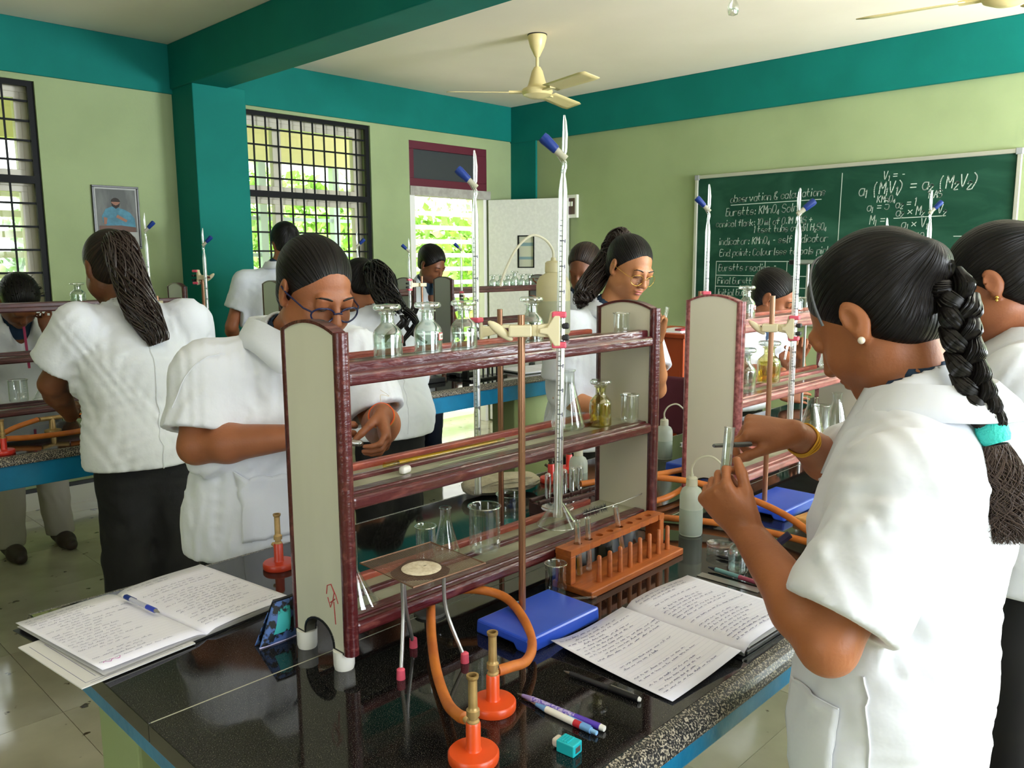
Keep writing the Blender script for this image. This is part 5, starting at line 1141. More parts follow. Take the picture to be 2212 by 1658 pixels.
        for q, k in enumerate(K):
            a = 0; p = k; sp_ = spread * (1.5 - q); L = Ls[q] * sc; rr = (.0082, .0084, .0080, .0070)[q] * sc
            for j, fr in enumerate((.44, .31, .25)):
                a += curls[q][j]; d = nrm(f * math.cos(a) + n * math.sin(a) + t * sp_ * math.cos(a)); e = p + d * L * fr; r1 = rr * (1 - .13 * (j + 1) * .8)
                F.cone(p, e, rr * (1 - .1 * j), r1, .0035 * sc); p = e
            tips.append(p)
        b = w + (f * .016 + t * .022 + n * .006) * sc; d1 = nrm(t * thumb[0] + f * thumb[1] + n * thumb[2]); m1 = b + d1 * .040 * sc; F.cone(b, m1, .0135 * sc, .0105 * sc, .010 * sc)
        d2 = nrm(d1 * math.cos(tcurl[0]) + nrm(n * .6 - t * .7) * math.sin(tcurl[0])); m2 = m1 + d2 * .030 * sc; F.cone(m1, m2, .0100 * sc, .0090 * sc, .004 * sc)
        d3 = nrm(d2 * math.cos(tcurl[1]) + nrm(n * .5 - t * .8) * math.sin(tcurl[1])); m3 = m2 + d3 * .024 * sc; F.cone(m2, m3, .0092 * sc, .0070 * sc, .004 * sc)
        return tips + [m3]
    def arm(s, F, sh, el, wr, sc=1.0, fat=1.0):
        sh, el, wr = [np.asarray(q, float) for q in (sh, el, wr)]
        F.cone(sh, el, .046 * sc * fat, .037 * sc * fat, .025); m_ = el + (wr - el) * .3; F.cone(el, m_, .036 * sc * fat, .040 * sc * fat, .015); F.cone(m_, wr, .040 * sc * fat, .0235 * sc * (fat ** .5), .015)
def collar(P, base, up, fwd, r0=.066, h=.035, flare=.034, m=None, name='collar', front=.55, drop=.05, parent=None):
    """folded collar: a stand round the neck and a fall that lies outward, open at the front"""
    r, f, u = frame(fwd, up); base = np.asarray(base, float); rows = []
    n = 33
    for i in range(n):
        a = front + (2 * PI - 2 * front) * i / (n - 1); d = f * math.cos(a) * 1.12 + r * math.sin(a); fr = math.exp(-((min(a, 2 * PI - a) - front) / .5) ** 2)
        p0 = base + d * (r0 + .004) - u * (.012 + drop * fr * .5); p1 = base + d * r0 + u * (h * (1 - .55 * fr)); p2 = base + d * (r0 + .010) + u * (h * (1 - .55 * fr) + .004); p3 = base + d * (r0 + flare * (1 + .3 * fr)) - u * (.008 + drop * fr) ; rows.append([p0, (p0 + p1) / 2, p1, p2, (p2 * .45 + p3 * .55) + d * .004, p3])
    return G().grid(rows).build(name, m or COAT, parent or P.t, solid=.0028)
def loft_cut(F, p, n): F.plane(p, n, .003)
def figure(label, hips, chest, neckb, head, headf, headup, sh, el, wr, feet, face, skin_m, h=.008, sc=1.0, coat=COAT, hem=None, hem_w=(.185, .135), chest_w=(.165, .105), legs='trousers', leg_m=PANTS, hair_m=None, hands=None, sleeve=.62, collar_kw=None, seed=1, fat=1.0, fine=(), ch=.008, wr_amp=.004, shirt=True, male=False, facebits=True, hem_shift=(0, 0, 0), sleeve_r=(.070, .078), coat_open=None, open_r=.055, neck_r=.095, folds=(), shoes=SANDAL, lips=LIPC, sleeve_n=None):
    """one person: continuous body, coat with sleeves, shirt, leg wear; returns the builder and the coat's field"""
    P = Person(label, feet); hips, chest, neckb = [np.asarray(q, float) for q in (hips, chest, neckb)]; fx = nrm([face[0], face[1], 0]); rt = nrm(np.cross(fx, [0, 0, 1]))
    P.set_head(head, headf, headup, sc)
    up_t = nrm(chest - hips); allp = [hips, chest, neckb, P.hc] + [np.asarray(q, float) for q in (*sh, *el, *wr)] + [np.array([*q[:2], 0.0]) for q in feet]
    for hd in (hands or []): allp.append(np.asarray(hd['wrist'], float) + nrm(hd['fwd']) * .19)
    lo = np.min(allp, 0) - .16; hi = np.max(allp, 0) + .16; lo[2] = -.03; hi[2] = P.hc[2] + .2
    fb = [(P.hc - .13, P.hc + .13, min(h, fine[0]))] if fine else []
    for hd in (hands or []):
        c_ = np.asarray(hd['wrist'], float) + nrm(hd['fwd']) * .075
        fb.append((c_ - .10, c_ + .10, hd.get('h', fine[1] if len(fine) > 1 else h)))
    F = Field(lo, hi, h, fb); fl = (fx, 1.45)
    F.cone(hips - [0, 0, .02], hips + (chest - hips) * .5, .112 * fat, .112 * fat, .04, fl); F.cone(hips + (chest - hips) * .5, chest, .115 * fat, .14 * fat, .05, fl); F.cone(chest, neckb - up_t * .04, .135 * fat, .075, .05, fl)
    for q in range(2): F.cone(chest + (neckb - chest) * .55, sh[q], .06, .050, .04)
    P.neck(F, neckb); P.head_sdf(F, male)
    for q in range(2):
        P.arm(F, sh[q], el[q], wr[q], sc, fat)
        hp_ = hips + rt * (.07 if q == 0 else -.07) - [0, 0, .02]; ft = np.array([feet[q][0], feet[q][1], .07]); kn = (hp_ + ft) / 2 + fx * .02 + np.array([0, 0, .03])
        F.cone(hp_, kn, .068, .050, .03); F.cone(kn, ft, .052, .034, .02); F.cone(ft - [0, 0, .035], ft - [0, 0, .045] + fx * .13, .030, .022, .015)
    tips = {}
    for hd in (hands or []):
        tips[hd['side']] = P.hand(F, hd['wrist'], hd['fwd'], hd['palm'], hd['side'], hd.get('curls', ((.5, .6, .4),) * 4), hd.get('thumb', (.7, .5, .35)), hd.get('sc', sc), hd.get('spread', .05), hd.get('tcurl', (.3, .4)))
    P.tips = tips; P.F = F; F.mesh('body', skin_m, P.t)
    if facebits: P.face_bits(lips)
    # coat
    hemz = hem if hem is not None else hips[2] - .1; lo2 = np.minimum(np.min([hips - .3, chest - .3, sh[0], sh[1], el[0], el[1]], 0) - .09, 9); hi2 = np.max([hips + .3, chest + .3, sh[0], sh[1], el[0], el[1], neckb], 0) + .09; lo2[2] = hemz - .02; hi2[2] = max(neckb[2], sh[0][2], sh[1][2]) + .08
    C = Field(lo2, hi2, ch); hemc = np.array([hips[0], hips[1], hemz]) + np.asarray(hem_shift); g_ = 1.0
    fl2 = (fx, hem_w[0] / hem_w[1]); flc = (fx, chest_w[0] / chest_w[1])
    C.cone(hemc - [0, 0, .05], hips, hem_w[0], hem_w[0] * .97, .04, fl2); C.cone(hips, chest, hem_w[0] * .96, chest_w[0], .05, fl2); C.cone(chest, chest + (neckb - chest) * .6, chest_w[0], neck_r, .05, flc)
    for q in range(2):
        s0, e0 = np.asarray(sh[q], float), np.asarray(el[q], float); C.cone(chest + (neckb - chest) * .62, s0, neck_r - .012, sleeve_r[0], .05); end = s0 + (e0 - s0) * (sleeve + .12); C.cone(s0, end, sleeve_r[0], sleeve_r[1], .03)
    C.cone(neckb - up_t * .06, neckb + up_t * .0, .085, .070, .04)
    if wr_amp: C.wrinkle(wr_amp, seed)
    for (pts_, am_, w_) in folds: C.fold(pts_, am_, w_)
    # openings
    C.cone(neckb - up_t * .03, neckb + nrm(P.hc - neckb) * .12, .064, .072, .006, None, 'cut')
    if coat_open is not None: C.cone(neckb + fx * .05 - up_t * .02, neckb + fx * .17 - up_t * coat_open, open_r, .012, .008, None, 'cut')
    for q in range(2):
        s0, e0 = np.asarray(sh[q], float), np.asarray(el[q], float); d_ = nrm(e0 - s0); pe = s0 + (e0 - s0) * sleeve; n_ = d_ if sleeve_n is None or sleeve_n[q] is None else nrm(sleeve_n[q])
        slice_sleeve(C, pe, n_, d_, sleeve_r[1], hips, chest, hem_w[0], fx)
    C.plane(hemc, [0, 0, -1], .003)
    C.cone(hemc - [0, 0, .05], hemc + [0, 0, .05], hem_w[0] - .030, hem_w[0] - .05, .004, fl2, 'cut')
    C.mesh('lab_coat', coat, P.t)
    # shirt under the coat
    if shirt:
        Sf = Field(np.minimum(chest, neckb) - .22, np.maximum(chest, neckb) + .18, .009); Sf.cone(chest, chest + (neckb - chest) * .7, .135 * fat, .085, .05, flc); Sf.cone(neckb - up_t * .06, neckb + nrm(P.hc - neckb) * .012, .074, .064, .03)
        Sf.cone(neckb, neckb + nrm(P.hc - neckb) * .09, .052, .052, .004, None, 'cut'); Sf.mesh('shirt', NAVY, P.t)
    if collar_kw is not None: collar(P, neckb, nrm(P.hc - neckb) * .45 + up_t * .55, fx, m=coat, **collar_kw)
    # leg wear and shoes
    if legs == 'trousers':
        lo3 = np.min([[*(hips[:2] - .2)], [q[0] - .15 for q in feet] and [min(q[0] for q in feet) - .15, min(q[1] for q in feet) - .15]], 0); hi3 = np.max([[*(hips[:2] + .2)], [max(q[0] for q in feet) + .15, max(q[1] for q in feet) + .15]], 0)
        T = Field([*lo3, .03], [*hi3, hips[2] + .12], .010)
        T.cone(hips + [0, 0, .06], hips - [0, 0, .05], .125 * fat, .128 * fat, .04, fl)
        for q in range(2):
            hp_ = hips + rt * (.072 if q == 0 else -.072) - [0, 0, .02]; ft = np.array([feet[q][0], feet[q][1], .06]); kn = (hp_ + ft) / 2 + fx * .02 + np.array([0, 0, .03]); T.cone(hp_, kn, .086 * fat, .076, .03); T.cone(kn, ft, .078, .070, .02)
        T.wrinkle(.004, seed + 5, .09); T.plane([0, 0, .055], [0, 0, -1]); T.plane([0, 0, hips[2] + .08], [0, 0, 1]); T.mesh('trousers', leg_m, P.t)
    elif legs == 'skirt':
        T = Field(np.array([*(hips[:2] - .34), hips[2] - .56]), np.array([*(hips[:2] + .34), hips[2] + .12]), .009); sk = (fx, hem_w[0] / hem_w[1]); T.cone(hips + [0, 0, .06], hips - [0, 0, .2], hem_w[0] - .05, hem_w[0] - .03, .03, sk); T.cone(hips - [0, 0, .2], hips - [0, 0, .58], hem_w[0] - .03, hem_w[0] + .06, .03, sk)
        X, Y, Z = T.pts((slice(0, None),) * 3); an = np.arctan2(Y - hips[1], X - hips[0]); T.D += (.016 * np.sin(an * 11 + 3 * np.sin(an)) * np.clip((hips[2] - .17 - Z) / .4, 0, 1)).astype(np.float32)
        T.plane([0, 0, hips[2] - .52], [0, 0, -1]); T.cone(hips - [0, 0, .62], hips - [0, 0, .36], hem_w[0] + .03, hem_w[0] - .03, .004, sk, 'cut'); T.mesh('skirt', leg_m, P.t)
    for q in range(2):
        ft = np.array([feet[q][0], feet[q][1], 0.0]); Sh = Field(ft - [.2, .2, .01], ft + [.2, .2, .12], .008); Sh.cone(ft + [0, 0, .045] - fx * .03, ft + [0, 0, .035] + fx * .09, .043, .040, .03); Sh.cone(ft + [0, 0, .035] + fx * .09, ft + [0, 0, .028] + fx * .16, .040, .032, .03); Sh.plane(ft, [0, 0, -1], .003); Sh.mesh('shoe', shoes, P.t)
    P.F, P.C, P.fx, P.rt, P.upt, P.neckb, P.chest, P.hips = F, C, fx, rt, up_t, neckb, chest, hips
    return P
def slice_sleeve(C, pe, n, d, r, hips, chest, hw, fx):
    """cuts a sleeve off square and hollows its end, leaving the coat's trunk alone"""
    ab = hips - [0, 0, .5] - chest; L2 = ab @ ab
    def fn(X, Y, Z):
        px, py, pz = X - pe[0], Y - pe[1], Z - pe[2]; along = px * n[0] + py * n[1] + pz * n[2]; t = px * d[0] + py * d[1] + pz * d[2]; rad = np.sqrt(np.maximum(px * px + py * py + pz * pz - t * t, 0))
        beyond = np.maximum(np.maximum(-along, rad - r * 1.35), t - .135); hollow = np.maximum(np.maximum(rad - (r - .024), -(t + .035)), t - .1)
        qx, qy, qz = X - chest[0], Y - chest[1], Z - chest[2]; tt = np.clip((qx * ab[0] + qy * ab[1] + qz * ab[2]) / L2, 0, 1); ex, ey, ez = qx - tt * ab[0], qy - tt * ab[1], qz - tt * ab[2]; c = ex * fx[0] + ey * fx[1]; trunk = np.sqrt(ex * ex + ey * ey + ez * ez + .9 * c * c) - (hw + .024)
        return np.maximum(np.minimum(beyond, hollow), -trunk)
    C.put(pe - .26, pe + .26, fn, .003, 'cut')
def palm_of(f, t, side):
    f = nrm(f); t = np.asarray(t, float); t = nrm(t - f * (f @ t)); return np.cross(f, t) if side == 'L' else np.cross(t, f)
def hd(side, wrist, f, t, curls, thumb=(.7, .5, .35), **k): return dict(side=side, wrist=wrist, fwd=f, palm=palm_of(f, t, side), curls=curls, thumb=thumb, **k)
def glasses(P, m, r=.0225, dz=-.004, rr=.0014, dy=.105, wx=1.12, wz=.92):
    R3 = np.stack([P.hr, P.hf, P.hu], 1); g = []
    fr = G()
    for q in (-1, 1):
        ring = [P.hp(q * .0335 + r * wx * math.cos(a), dy - .010 * abs(math.cos(a)) * (1 if q * math.cos(a) > 0 else 0) - .004, dz + r * wz * math.sin(a)) for a in np.linspace(0, 2 * PI, 29)[:-1]]
        fr.tube(ring, rr, 8, closed=True)
    fr.tube([P.hp(-.010, dy, dz + .006), P.hp(0, dy + .003, dz + .009), P.hp(.010, dy, dz + .006)], rr, 8)
    o = fr.build('glasses_frame', m, P.t)
    for q in (-1, 1):
        G().tube([P.hp(q * .058, dy - .012, dz + .006), P.hp(q * .072, dy - .030, dz + .008), P.hp(q * .0815, .010, .008), P.hp(q * .0835, -.012, .014)], rr, 8).build('temple', m, o)
        lens = [[P.hp(q * .0335 + r * (wx - .04) * k / 3 * math.cos(a), dy - .004 - .008 * (k / 3) * abs(math.cos(a)) * (1 if q * math.cos(a) > 0 else 0), dz + r * (wz - .04) * k / 3 * math.sin(a)) for a in np.linspace(0, 2 * PI, 25)] for k in range(4)]
        G().grid(lens).build('lens', glass('spectacle_lens', (.93, .95, .97), .06, .5, 3), o)
    return o
def earring(P, q, m, r=.004, drop=0):
    e = P.hp(q * .086, -.006, -.030); g = G().ball(e, r, 12, 8)
    if drop: g.tube([e, e - np.array([0, 0, drop])], .0012, 6).ball(e - np.array([0, 0, drop]), r * .8, 10, 6)
    g.build('earring', m, P.t)
def seam(P, pts, r=.0016, off=.0008, m=None, n=24, name='seam'):
    pts = spline(pts, max(2, n // (len(pts) - 1))); Q = P.C.snap(np.array(pts), off); G().tube([tuple(p) for p in Q], r, 5).build(name, m or COAT, P.t)
def patch(P, c, du, dv, w, h, name='pocket', off=.0035, m=None, nu=12, nv=14):
    c = np.asarray(c, float); du, dv = nrm(du), nrm(dv); A = np.array([[c + du * w * (i / nu - .5) + dv * h * (j / nv - .5) for j in range(nv + 1)] for i in range(nu + 1)]); Q = P.C.snap(A.reshape(-1, 3), off).reshape(nu + 1, nv + 1, 3)
    o = G().grid(Q).build(name, m or COAT, P.t, solid=.003)
    G().tube([tuple(q) for q in Q[:, -1]], .0018, 5).tube([tuple(q) for q in Q[0]], .0012, 5).tube([tuple(q) for q in Q[-1]], .0012, 5).tube([tuple(q) for q in Q[:, 0]], .0012, 5).build('pocket_stitching', m or COAT, o)
    return o
HOLD = ((.75, .95, .5), (.8, 1.0, .5), (.9, 1.05, .55), (1.0, 1.05, .6)); RELAX = ((.35, .45, .3), (.4, .5, .3), (.45, .5, .3), (.5, .5, .35)); FISTY = ((1.1, 1.2, .7), (1.2, 1.2, .8), (1.25, 1.2, .8), (1.3, 1.2, .8)); PINCH = ((.85, 1.0, .5), (1.1, 1.2, .6), (1.25, 1.25, .7), (1.3, 1.25, .7))
CR, CU, CD = np.array((.696, -.718, -.005)), np.array((.110, .099, .989)), np.array((.709, .689, -.148))     # picture right, up and away as room directions
def aim(o, d): o.rotation_euler = Vector(d).to_track_quat('Z', 'Y').to_euler(); return o
# ---- 1 the student in blue glasses bent over the near rack
P = figure('student in white lab coat and dark blue glasses, bent over the near reagent rack', (1.01, 1.86, .87), (1.03, 1.83, 1.13), (1.04, 1.755, 1.315), (1.045, 1.640, 1.428), (-.03, -.88, -.40), (0, -.5, .85), ((.870, 1.835, 1.240), (1.215, 1.745, 1.255)), ((.818, 1.80, 1.085), (1.215, 1.635, 1.09)), ((.965, 1.575, 1.120), (1.108, 1.488, 1.160)), ((.92, 1.93), (1.10, 1.92)), (0, -1), SKIN1, h=.009, sc=.98,
    hands=[hd('R', (.965, 1.575, 1.120), (.55, -.75, 0), (.3, .2, 1), HOLD), hd('L', (1.108, 1.488, 1.160), .25 * CR - .8 * CU - .55 * CD, .1 * CR + .55 * CU - .8 * CD, ((.60, .80, .35), (.62, .82, .38), (.68, .85, .4), (.78, .9, .4)), thumb=(.10, .70, .70), tcurl=(.35, .3), spread=.02, sc=.9)],
    hem=.80, hem_w=(.195, .15), chest_w=(.185, .135), fat=1.12, fine=(.0036, .0030), ch=.0065, wr_amp=.0045, seed=11, folds=(([(.977, 1.782, 1.306), (.948, 1.764, 1.217), (.909, 1.741, 1.127)], -.012, .014), ([(.99, 1.741, 1.313), (.951, 1.714, 1.2)], .008, .02), ([(.904, 1.849, 1.269), (.838, 1.819, 1.148)], .007, .018), ([(.854, 1.777, 1.032), (.827, 1.767, .853)], -.010, .016), ([(.90, 1.72, 1.03), (.88, 1.70, .88)], .009, .02)), sleeve=.80, sleeve_r=(.076, .082), coat_open=.16, open_r=.072)
P.hair_cap(HAIR, .0045, .0075, pole=(0, -.10, .03), line=.026, extra=[(P.hp(0, -.075, .02), .05), (P.hp(0, -.095, -.005), .038), (P.hp(0, -.105, -.02), .030)])
glasses(P, mat('dark_blue_frame', '141b40', .25), .0225, -.006, .0021, wx=1.2, wz=.80)
collar(P, P.neckb + np.array([0, .005, 0]), [0, -.30, 1], [0, -1, .0], r0=.074, h=.050, flare=.040, m=COAT, front=.62, drop=.06)
g = G(); 
for q in range(5): g.ball(P.hp(-.088 - .001 * (q % 2), -.006 + .004 * math.cos(q * 1.26), -.034 + .004 * math.sin(q * 1.26)), .0022, 8, 6)
g.build('earring', GOLD, P.t)
wl = np.array((1.108, 1.488, 1.160)); ax = nrm(np.array((1.215, 1.635, 1.09)) - wl); e1 = nrm(np.cross(ax, [0, 0, 1])); e2 = np.cross(e1, ax)
for k, mm in enumerate((mat('orange_thread', 'e0531c', .7), mat('yellow_thread', 'e0a03a', .7))): G().tube([tuple(wl + ax * (.022 + .004 * k + .002 * math.sin(3 * a)) + (e1 * math.cos(a) + e2 * math.sin(a)) * (.0285 + .0008 * k)) for a in np.linspace(0, 2 * PI, 33)[:-1]], .0019, 6, closed=True).build('wrist_thread', mm, P.t)
G().tube(spline([tuple(wl + ax * .02 + e2 * .028), tuple(wl + ax * .03 + e2 * .05), tuple(wl + ax * .07 + e2 * .055 + e1 * .02), tuple(wl + ax * .09 + e2 * .075)], 5), .0005, 4).build('thread_end', mat('pale_thread', 'd8c8a0', .8), P.t)
seam(P, [(.86, 1.70, 1.00), (.875, 1.69, .93), (.885, 1.69, .85)], .0012); patch(P, (.93, 1.69, .93), (1, -.05, 0), (0, 0, 1), .15, .15)
seam(P, [(.875, 1.74, 1.33), (.80, 1.78, 1.26), (.77, 1.80, 1.18)], .0014)
tipL = P.tips['L']; c_ = (tipL[0] + tipL[4]) / 2
aim(test_tube('test tube held sideways by the student in blue glasses', tuple(c_ + .008 * CR), (0, 0, 0), .12, .0075, 0, None, 'held test tubes'), -CR * .97 + CU * .06 + CD * .15)
# ---- 2 the student seen from behind at the left
P = figure('student seen from behind at the far bench, long dark ponytail over a white coat', (1.11, 2.84, .86), (1.12, 2.87, 1.14), (1.125, 2.935, 1.335), (1.105, 3.02, 1.475), (-.08, .92, -.35), (0, .3, .95), ((1.295, 2.865, 1.285), (.955, 2.91, 1.285)), ((1.315, 2.875, 1.06), (.885, 3.01, 1.10)), ((1.29, 3.02, .93), (.985, 3.16, .96)), ((1.19, 2.80), (1.03, 2.86)), (.05, 1), SKIN2, h=.010, sc=1.02,
    hands=[hd('R', (1.29, 3.02, .93), (-.1, 1, -.3), (-1, 0, .3), RELAX), hd('L', (.985, 3.16, .96), (.3, .9, .1), (.6, 0, .8), HOLD)],
    hem=.825, hem_w=(.195, .145), chest_w=(.185, .125), fat=1.08, ch=.008, wr_amp=.005, seed=21, folds=(([(.951, 2.90, 1.207), (.945, 2.86, 1.12), (.95, 2.80, 1.0)], -.014, .018), ([(.97, 2.85, 1.15), (1.045, 2.78, 1.20)], .008, .022), ([(1.27, 2.80, 1.2), (1.24, 2.76, 1.08), (1.18, 2.70, .95)], -.008, .02), ([(1.06, 2.74, 1.05), (1.12, 2.72, .98), (1.2, 2.72, 1.03)], .007, .024)), sleeve=.66, sleeve_r=(.082, .098), coat=COAT, facebits=False)
P.hair_cap(HAIRB, .006, .009, pole=(0, -.095, .07))
pth = spline([(1.105, 2.945, 1.540), (1.10, 2.905, 1.555), (1.098, 2.868, 1.51), (1.10, 2.825, 1.43), (1.108, 2.785, 1.35), (1.125, 2.755, 1.285), (1.14, 2.745, 1.235)], 5)
P.strands(pth, np.interp(np.linspace(0, 1, len(pth)), [0, .12, .35, .7, 1], [.030, .055, .058, .058, .036]), 330, HSTRB, 'ponytail', 3, .0026, .012)
collar(P, P.neckb, [0, .2, 1], [0, 1, 0], r0=.070, h=.030, flare=.036, front=.5, drop=.03)
seam(P, [(1.115, 2.66, 1.26), (1.11, 2.64, 1.10), (1.105, 2.62, .95), (1.105, 2.62, .81)], .0022, n=30, name='back_seam')
# ---- 3 the boy bent behind the left rack
P = figure('boy in white coat and cream trousers bent behind the left rack, one hand raised', (1.24, 4.76, .86), (1.23, 4.65, 1.10), (1.21, 4.55, 1.245), (1.20, 4.45, 1.315), (0, -.62, -.78), (0, -.8, .6), ((1.05, 4.62, 1.19), (1.39, 4.60, 1.19)), ((1.02, 4.55, 1.0), (1.40, 4.50, 1.03)), ((1.04, 4.38, .98), (1.295, 4.36, 1.155)), ((1.13, 4.72), (1.38, 4.76)), (0, -1), SKIN2, h=.011,
    hands=[hd('L', (1.295, 4.36, 1.155), (-.15, .1, 1), (.8, -.4, .2), RELAX, thumb=(.75, .5, .3))], hem=.80, hem_w=(.19, .135), ch=.010, wr_amp=.003, seed=31, leg_m=CREAMP, shoes=SHOE, male=True, facebits=False, coat_open=.28, sleeve=.7)
P.hair_cap(HAIR, .008, .014, male=True)
g = G(); rnd = np.random.RandomState(3)
for q in range(140):
    d_ = nrm(rnd.normal(size=3)); d_[2] = abs(d_[2]); b = P.hp(0, -.01, .04) + d_ * np.array([.083, .095, .092]); g.tube([b, b + d_ * .010 + rnd.normal(size=3) * .004, b + d_ * .018 + rnd.normal(size=3) * .006], [.002, .0014, .0004], 4)
g.build('hair_tufts', HSTR, P.t)
G().tube([tuple(P.neckb + np.array([.0, -.10, -.03])), (1.205, 4.42, 1.12), (1.21, 4.42, 1.0)], .006, 6).build('lanyard', mat('magenta_ribbon', 'a0305a', .7), P.t)
# ---- 4 the tall student at the window
P = figure('student with short hair and white coat turned to the barred window', (2.62, 4.56, .92), (2.60, 4.54, 1.24), (2.62, 4.50, 1.47), (2.66, 4.47, 1.60), (.25, .9, -.42), (0, .4, .9), ((2.77, 4.44, 1.40), (2.44, 4.58, 1.38)), ((2.80, 4.50, 1.15), (2.36, 4.62, 1.12)), ((2.75, 4.68, 1.05), (2.44, 4.76, 1.02)), ((2.70, 4.55), (2.54, 4.58)), (.2, 1), SKIN1, h=.012, hem=.85, ch=.011, wr_amp=.003, seed=41, male=True, facebits=False, coat=COATG, leg_m=PANTS)
P.hair_cap(HAIR, .008, .011, male=True)
collar(P, P.neckb, [0, .2, 1], [.2, 1, 0], r0=.064, h=.030, flare=.03, front=.5, drop=.03)
# ---- 5 the student with the low curly ponytail
P = figure('student bent over the far bench, back turned, black ponytail ending in curls', (2.13, 2.80, .83), (2.14, 2.87, 1.08), (2.165, 2.945, 1.265), (2.155, 3.02, 1.375), (-.1, .72, -.68), (0, .6, .8), ((2.31, 2.82, 1.215), (1.975, 2.95, 1.215)), ((2.36, 2.86, .99), (1.93, 3.03, 1.0)), ((2.31, 3.08, .93), (2.02, 3.2, .95)), ((2.2, 2.78), (2.05, 2.82)), (.15, 1), SKIN1, h=.011, hem=.765, hem_w=(.20, .14), chest_w=(.185, .115), ch=.009, wr_amp=.004, seed=51, sleeve=.72, coat=COATG, facebits=False)
P.hair_cap(HAIR, .007, .010, pole=(0, -.095, .06))
pth = spline([(2.155, 2.945, 1.435), (2.145, 2.90, 1.46), (2.135, 2.845, 1.42), (2.125, 2.79, 1.35), (2.135, 2.745, 1.29)], 6)
P.strands(pth, np.interp(np.linspace(0, 1, len(pth)), [0, .15, .5, 1], [.022, .045, .062, .05]), 240, HSTR, 'ponytail', 5, .003, .008)
for q, (dx, dy, z0) in enumerate(((.03, -.03, 0), (-.02, .02, -.02), (.055, -.04, .01))):
    c0 = np.array((2.135 + dx * .6, 2.735 + dy * .3, 1.30 + z0)); pt = [c0 + np.array([dx * .8 * t, dy * .8 * t - .01, -.15 * t]) + np.array([.03 * math.sin(t * 5 + q), -.02 * math.sin(t * 5 + q), 0]) for t in np.linspace(0, 1, 10)]
    P.strands(pt, np.linspace(.018, .005, 10), 26, HSTR, 'curl', 7 + q, .0028, .003)
seam(P, [(2.14, 2.68, 1.15), (2.12, 2.64, .98), (2.11, 2.64, .79)], .0024, n=24, name='back_seam')
# ---- 6 the boy at the doorway
P = figure('boy in white coat and navy tie looking down before the bright doorway', (3.74, 4.52, .86), (3.72, 4.48, 1.14), (3.71, 4.44, 1.36), (3.705, 4.36, 1.475), (.10, -.84, -.52), (0, -.4, .9), ((3.54, 4.46, 1.28), (3.88, 4.46, 1.28)), ((3.50, 4.38, 1.05), (3.90, 4.36, 1.05)), ((3.58, 4.22, .98), (3.82, 4.2, 1.0)), ((3.66, 4.55), (3.84, 4.56)), (0, -1), SKIN2, h=.011, hands=[hd('R', (3.58, 4.22, .98), (.5, -.8, 0), (.3, .2, 1), HOLD), hd('L', (3.82, 4.2, 1.0), (-.5, -.8, 0), (-.3, .2, 1), HOLD)], hem=.80, ch=.010, wr_amp=.003, seed=61, male=True, coat_open=.30, leg_m=JEANS, coat=COATG)
P.hair_cap(HAIR, .007, .013, male=True, line=.024)
G().tube([tuple(P.neckb + np.array([0, -.085, -.015])), tuple(P.neckb + np.array([0, -.150, -.10])), tuple(P.neckb + np.array([.01, -.165, -.26]))], [.012, .015, .02], 8).build('necktie', NAVY, P.t)
# ---- 7 the student in gold glasses
P = figure('student in thin gold-rimmed glasses and white coat, wavy ponytail, holding a small tube', (2.47, 2.0, .86), (2.46, 1.96, 1.12), (2.462, 1.885, 1.315), (2.480, 1.810, 1.468), (-.22, -.88, -.40), (0, -.35, .93), ((2.29, 1.95, 1.245), (2.635, 1.87, 1.25)), ((2.285, 1.97, 1.0), (2.575, 1.745, 1.02)), ((2.36, 1.80, .96), (2.410, 1.640, 1.225)), ((2.40, 2.04), (2.56, 2.03)), (.05, -1), SKIN3, h=.010, sc=.93, fine=(.004, .0042),
    hands=[hd('R', (2.36, 1.80, .96), (.4, -.8, -.2), (.3, .2, 1), RELAX), hd('L', (2.410, 1.640, 1.225), (.02, -.12, 1), (-.15, .95, .1), HOLD, thumb=(.5, .8, .3))], hem=.79, hem_w=(.19, .135), ch=.008, wr_amp=.004, seed=71, coat_open=.20, open_r=.072, sleeve=.72, coat=COATG, lips=LIPL)
P.hair_cap(HAIR, .0055, .008, pole=(0, -.09, .09), line=.012)
pth = spline([tuple(P.hp(0, -.080, .075)), tuple(P.hp(-.01, -.115, .085)), tuple(P.hp(-.015, -.145, .05)), tuple(P.hp(-.02, -.150, -.02)), (2.425, 1.955, 1.40), (2.40, 1.955, 1.36), (2.385, 1.95, 1.325)], 6)
P.strands(pth, np.interp(np.linspace(0, 1, len(pth)), [0, .15, .5, .85, 1], [.02, .038, .048, .042, .02]), 260, HSTRB, 'ponytail', 9, .0022, .012)
glasses(P, GOLD, .0235, -.006, .0009)
earring(P, -1, GOLD, .004, .008)
collar(P, P.neckb, [0, -.15, 1], [.05, -1, 0], r0=.066, h=.028, flare=.040, m=COATG, front=.72, drop=.09)
test_tube('tiny tube held up by the student in gold-rimmed glasses', (2.418, 1.612, 1.285), (0, .3, 0), .055, .006, group='held test tubes')
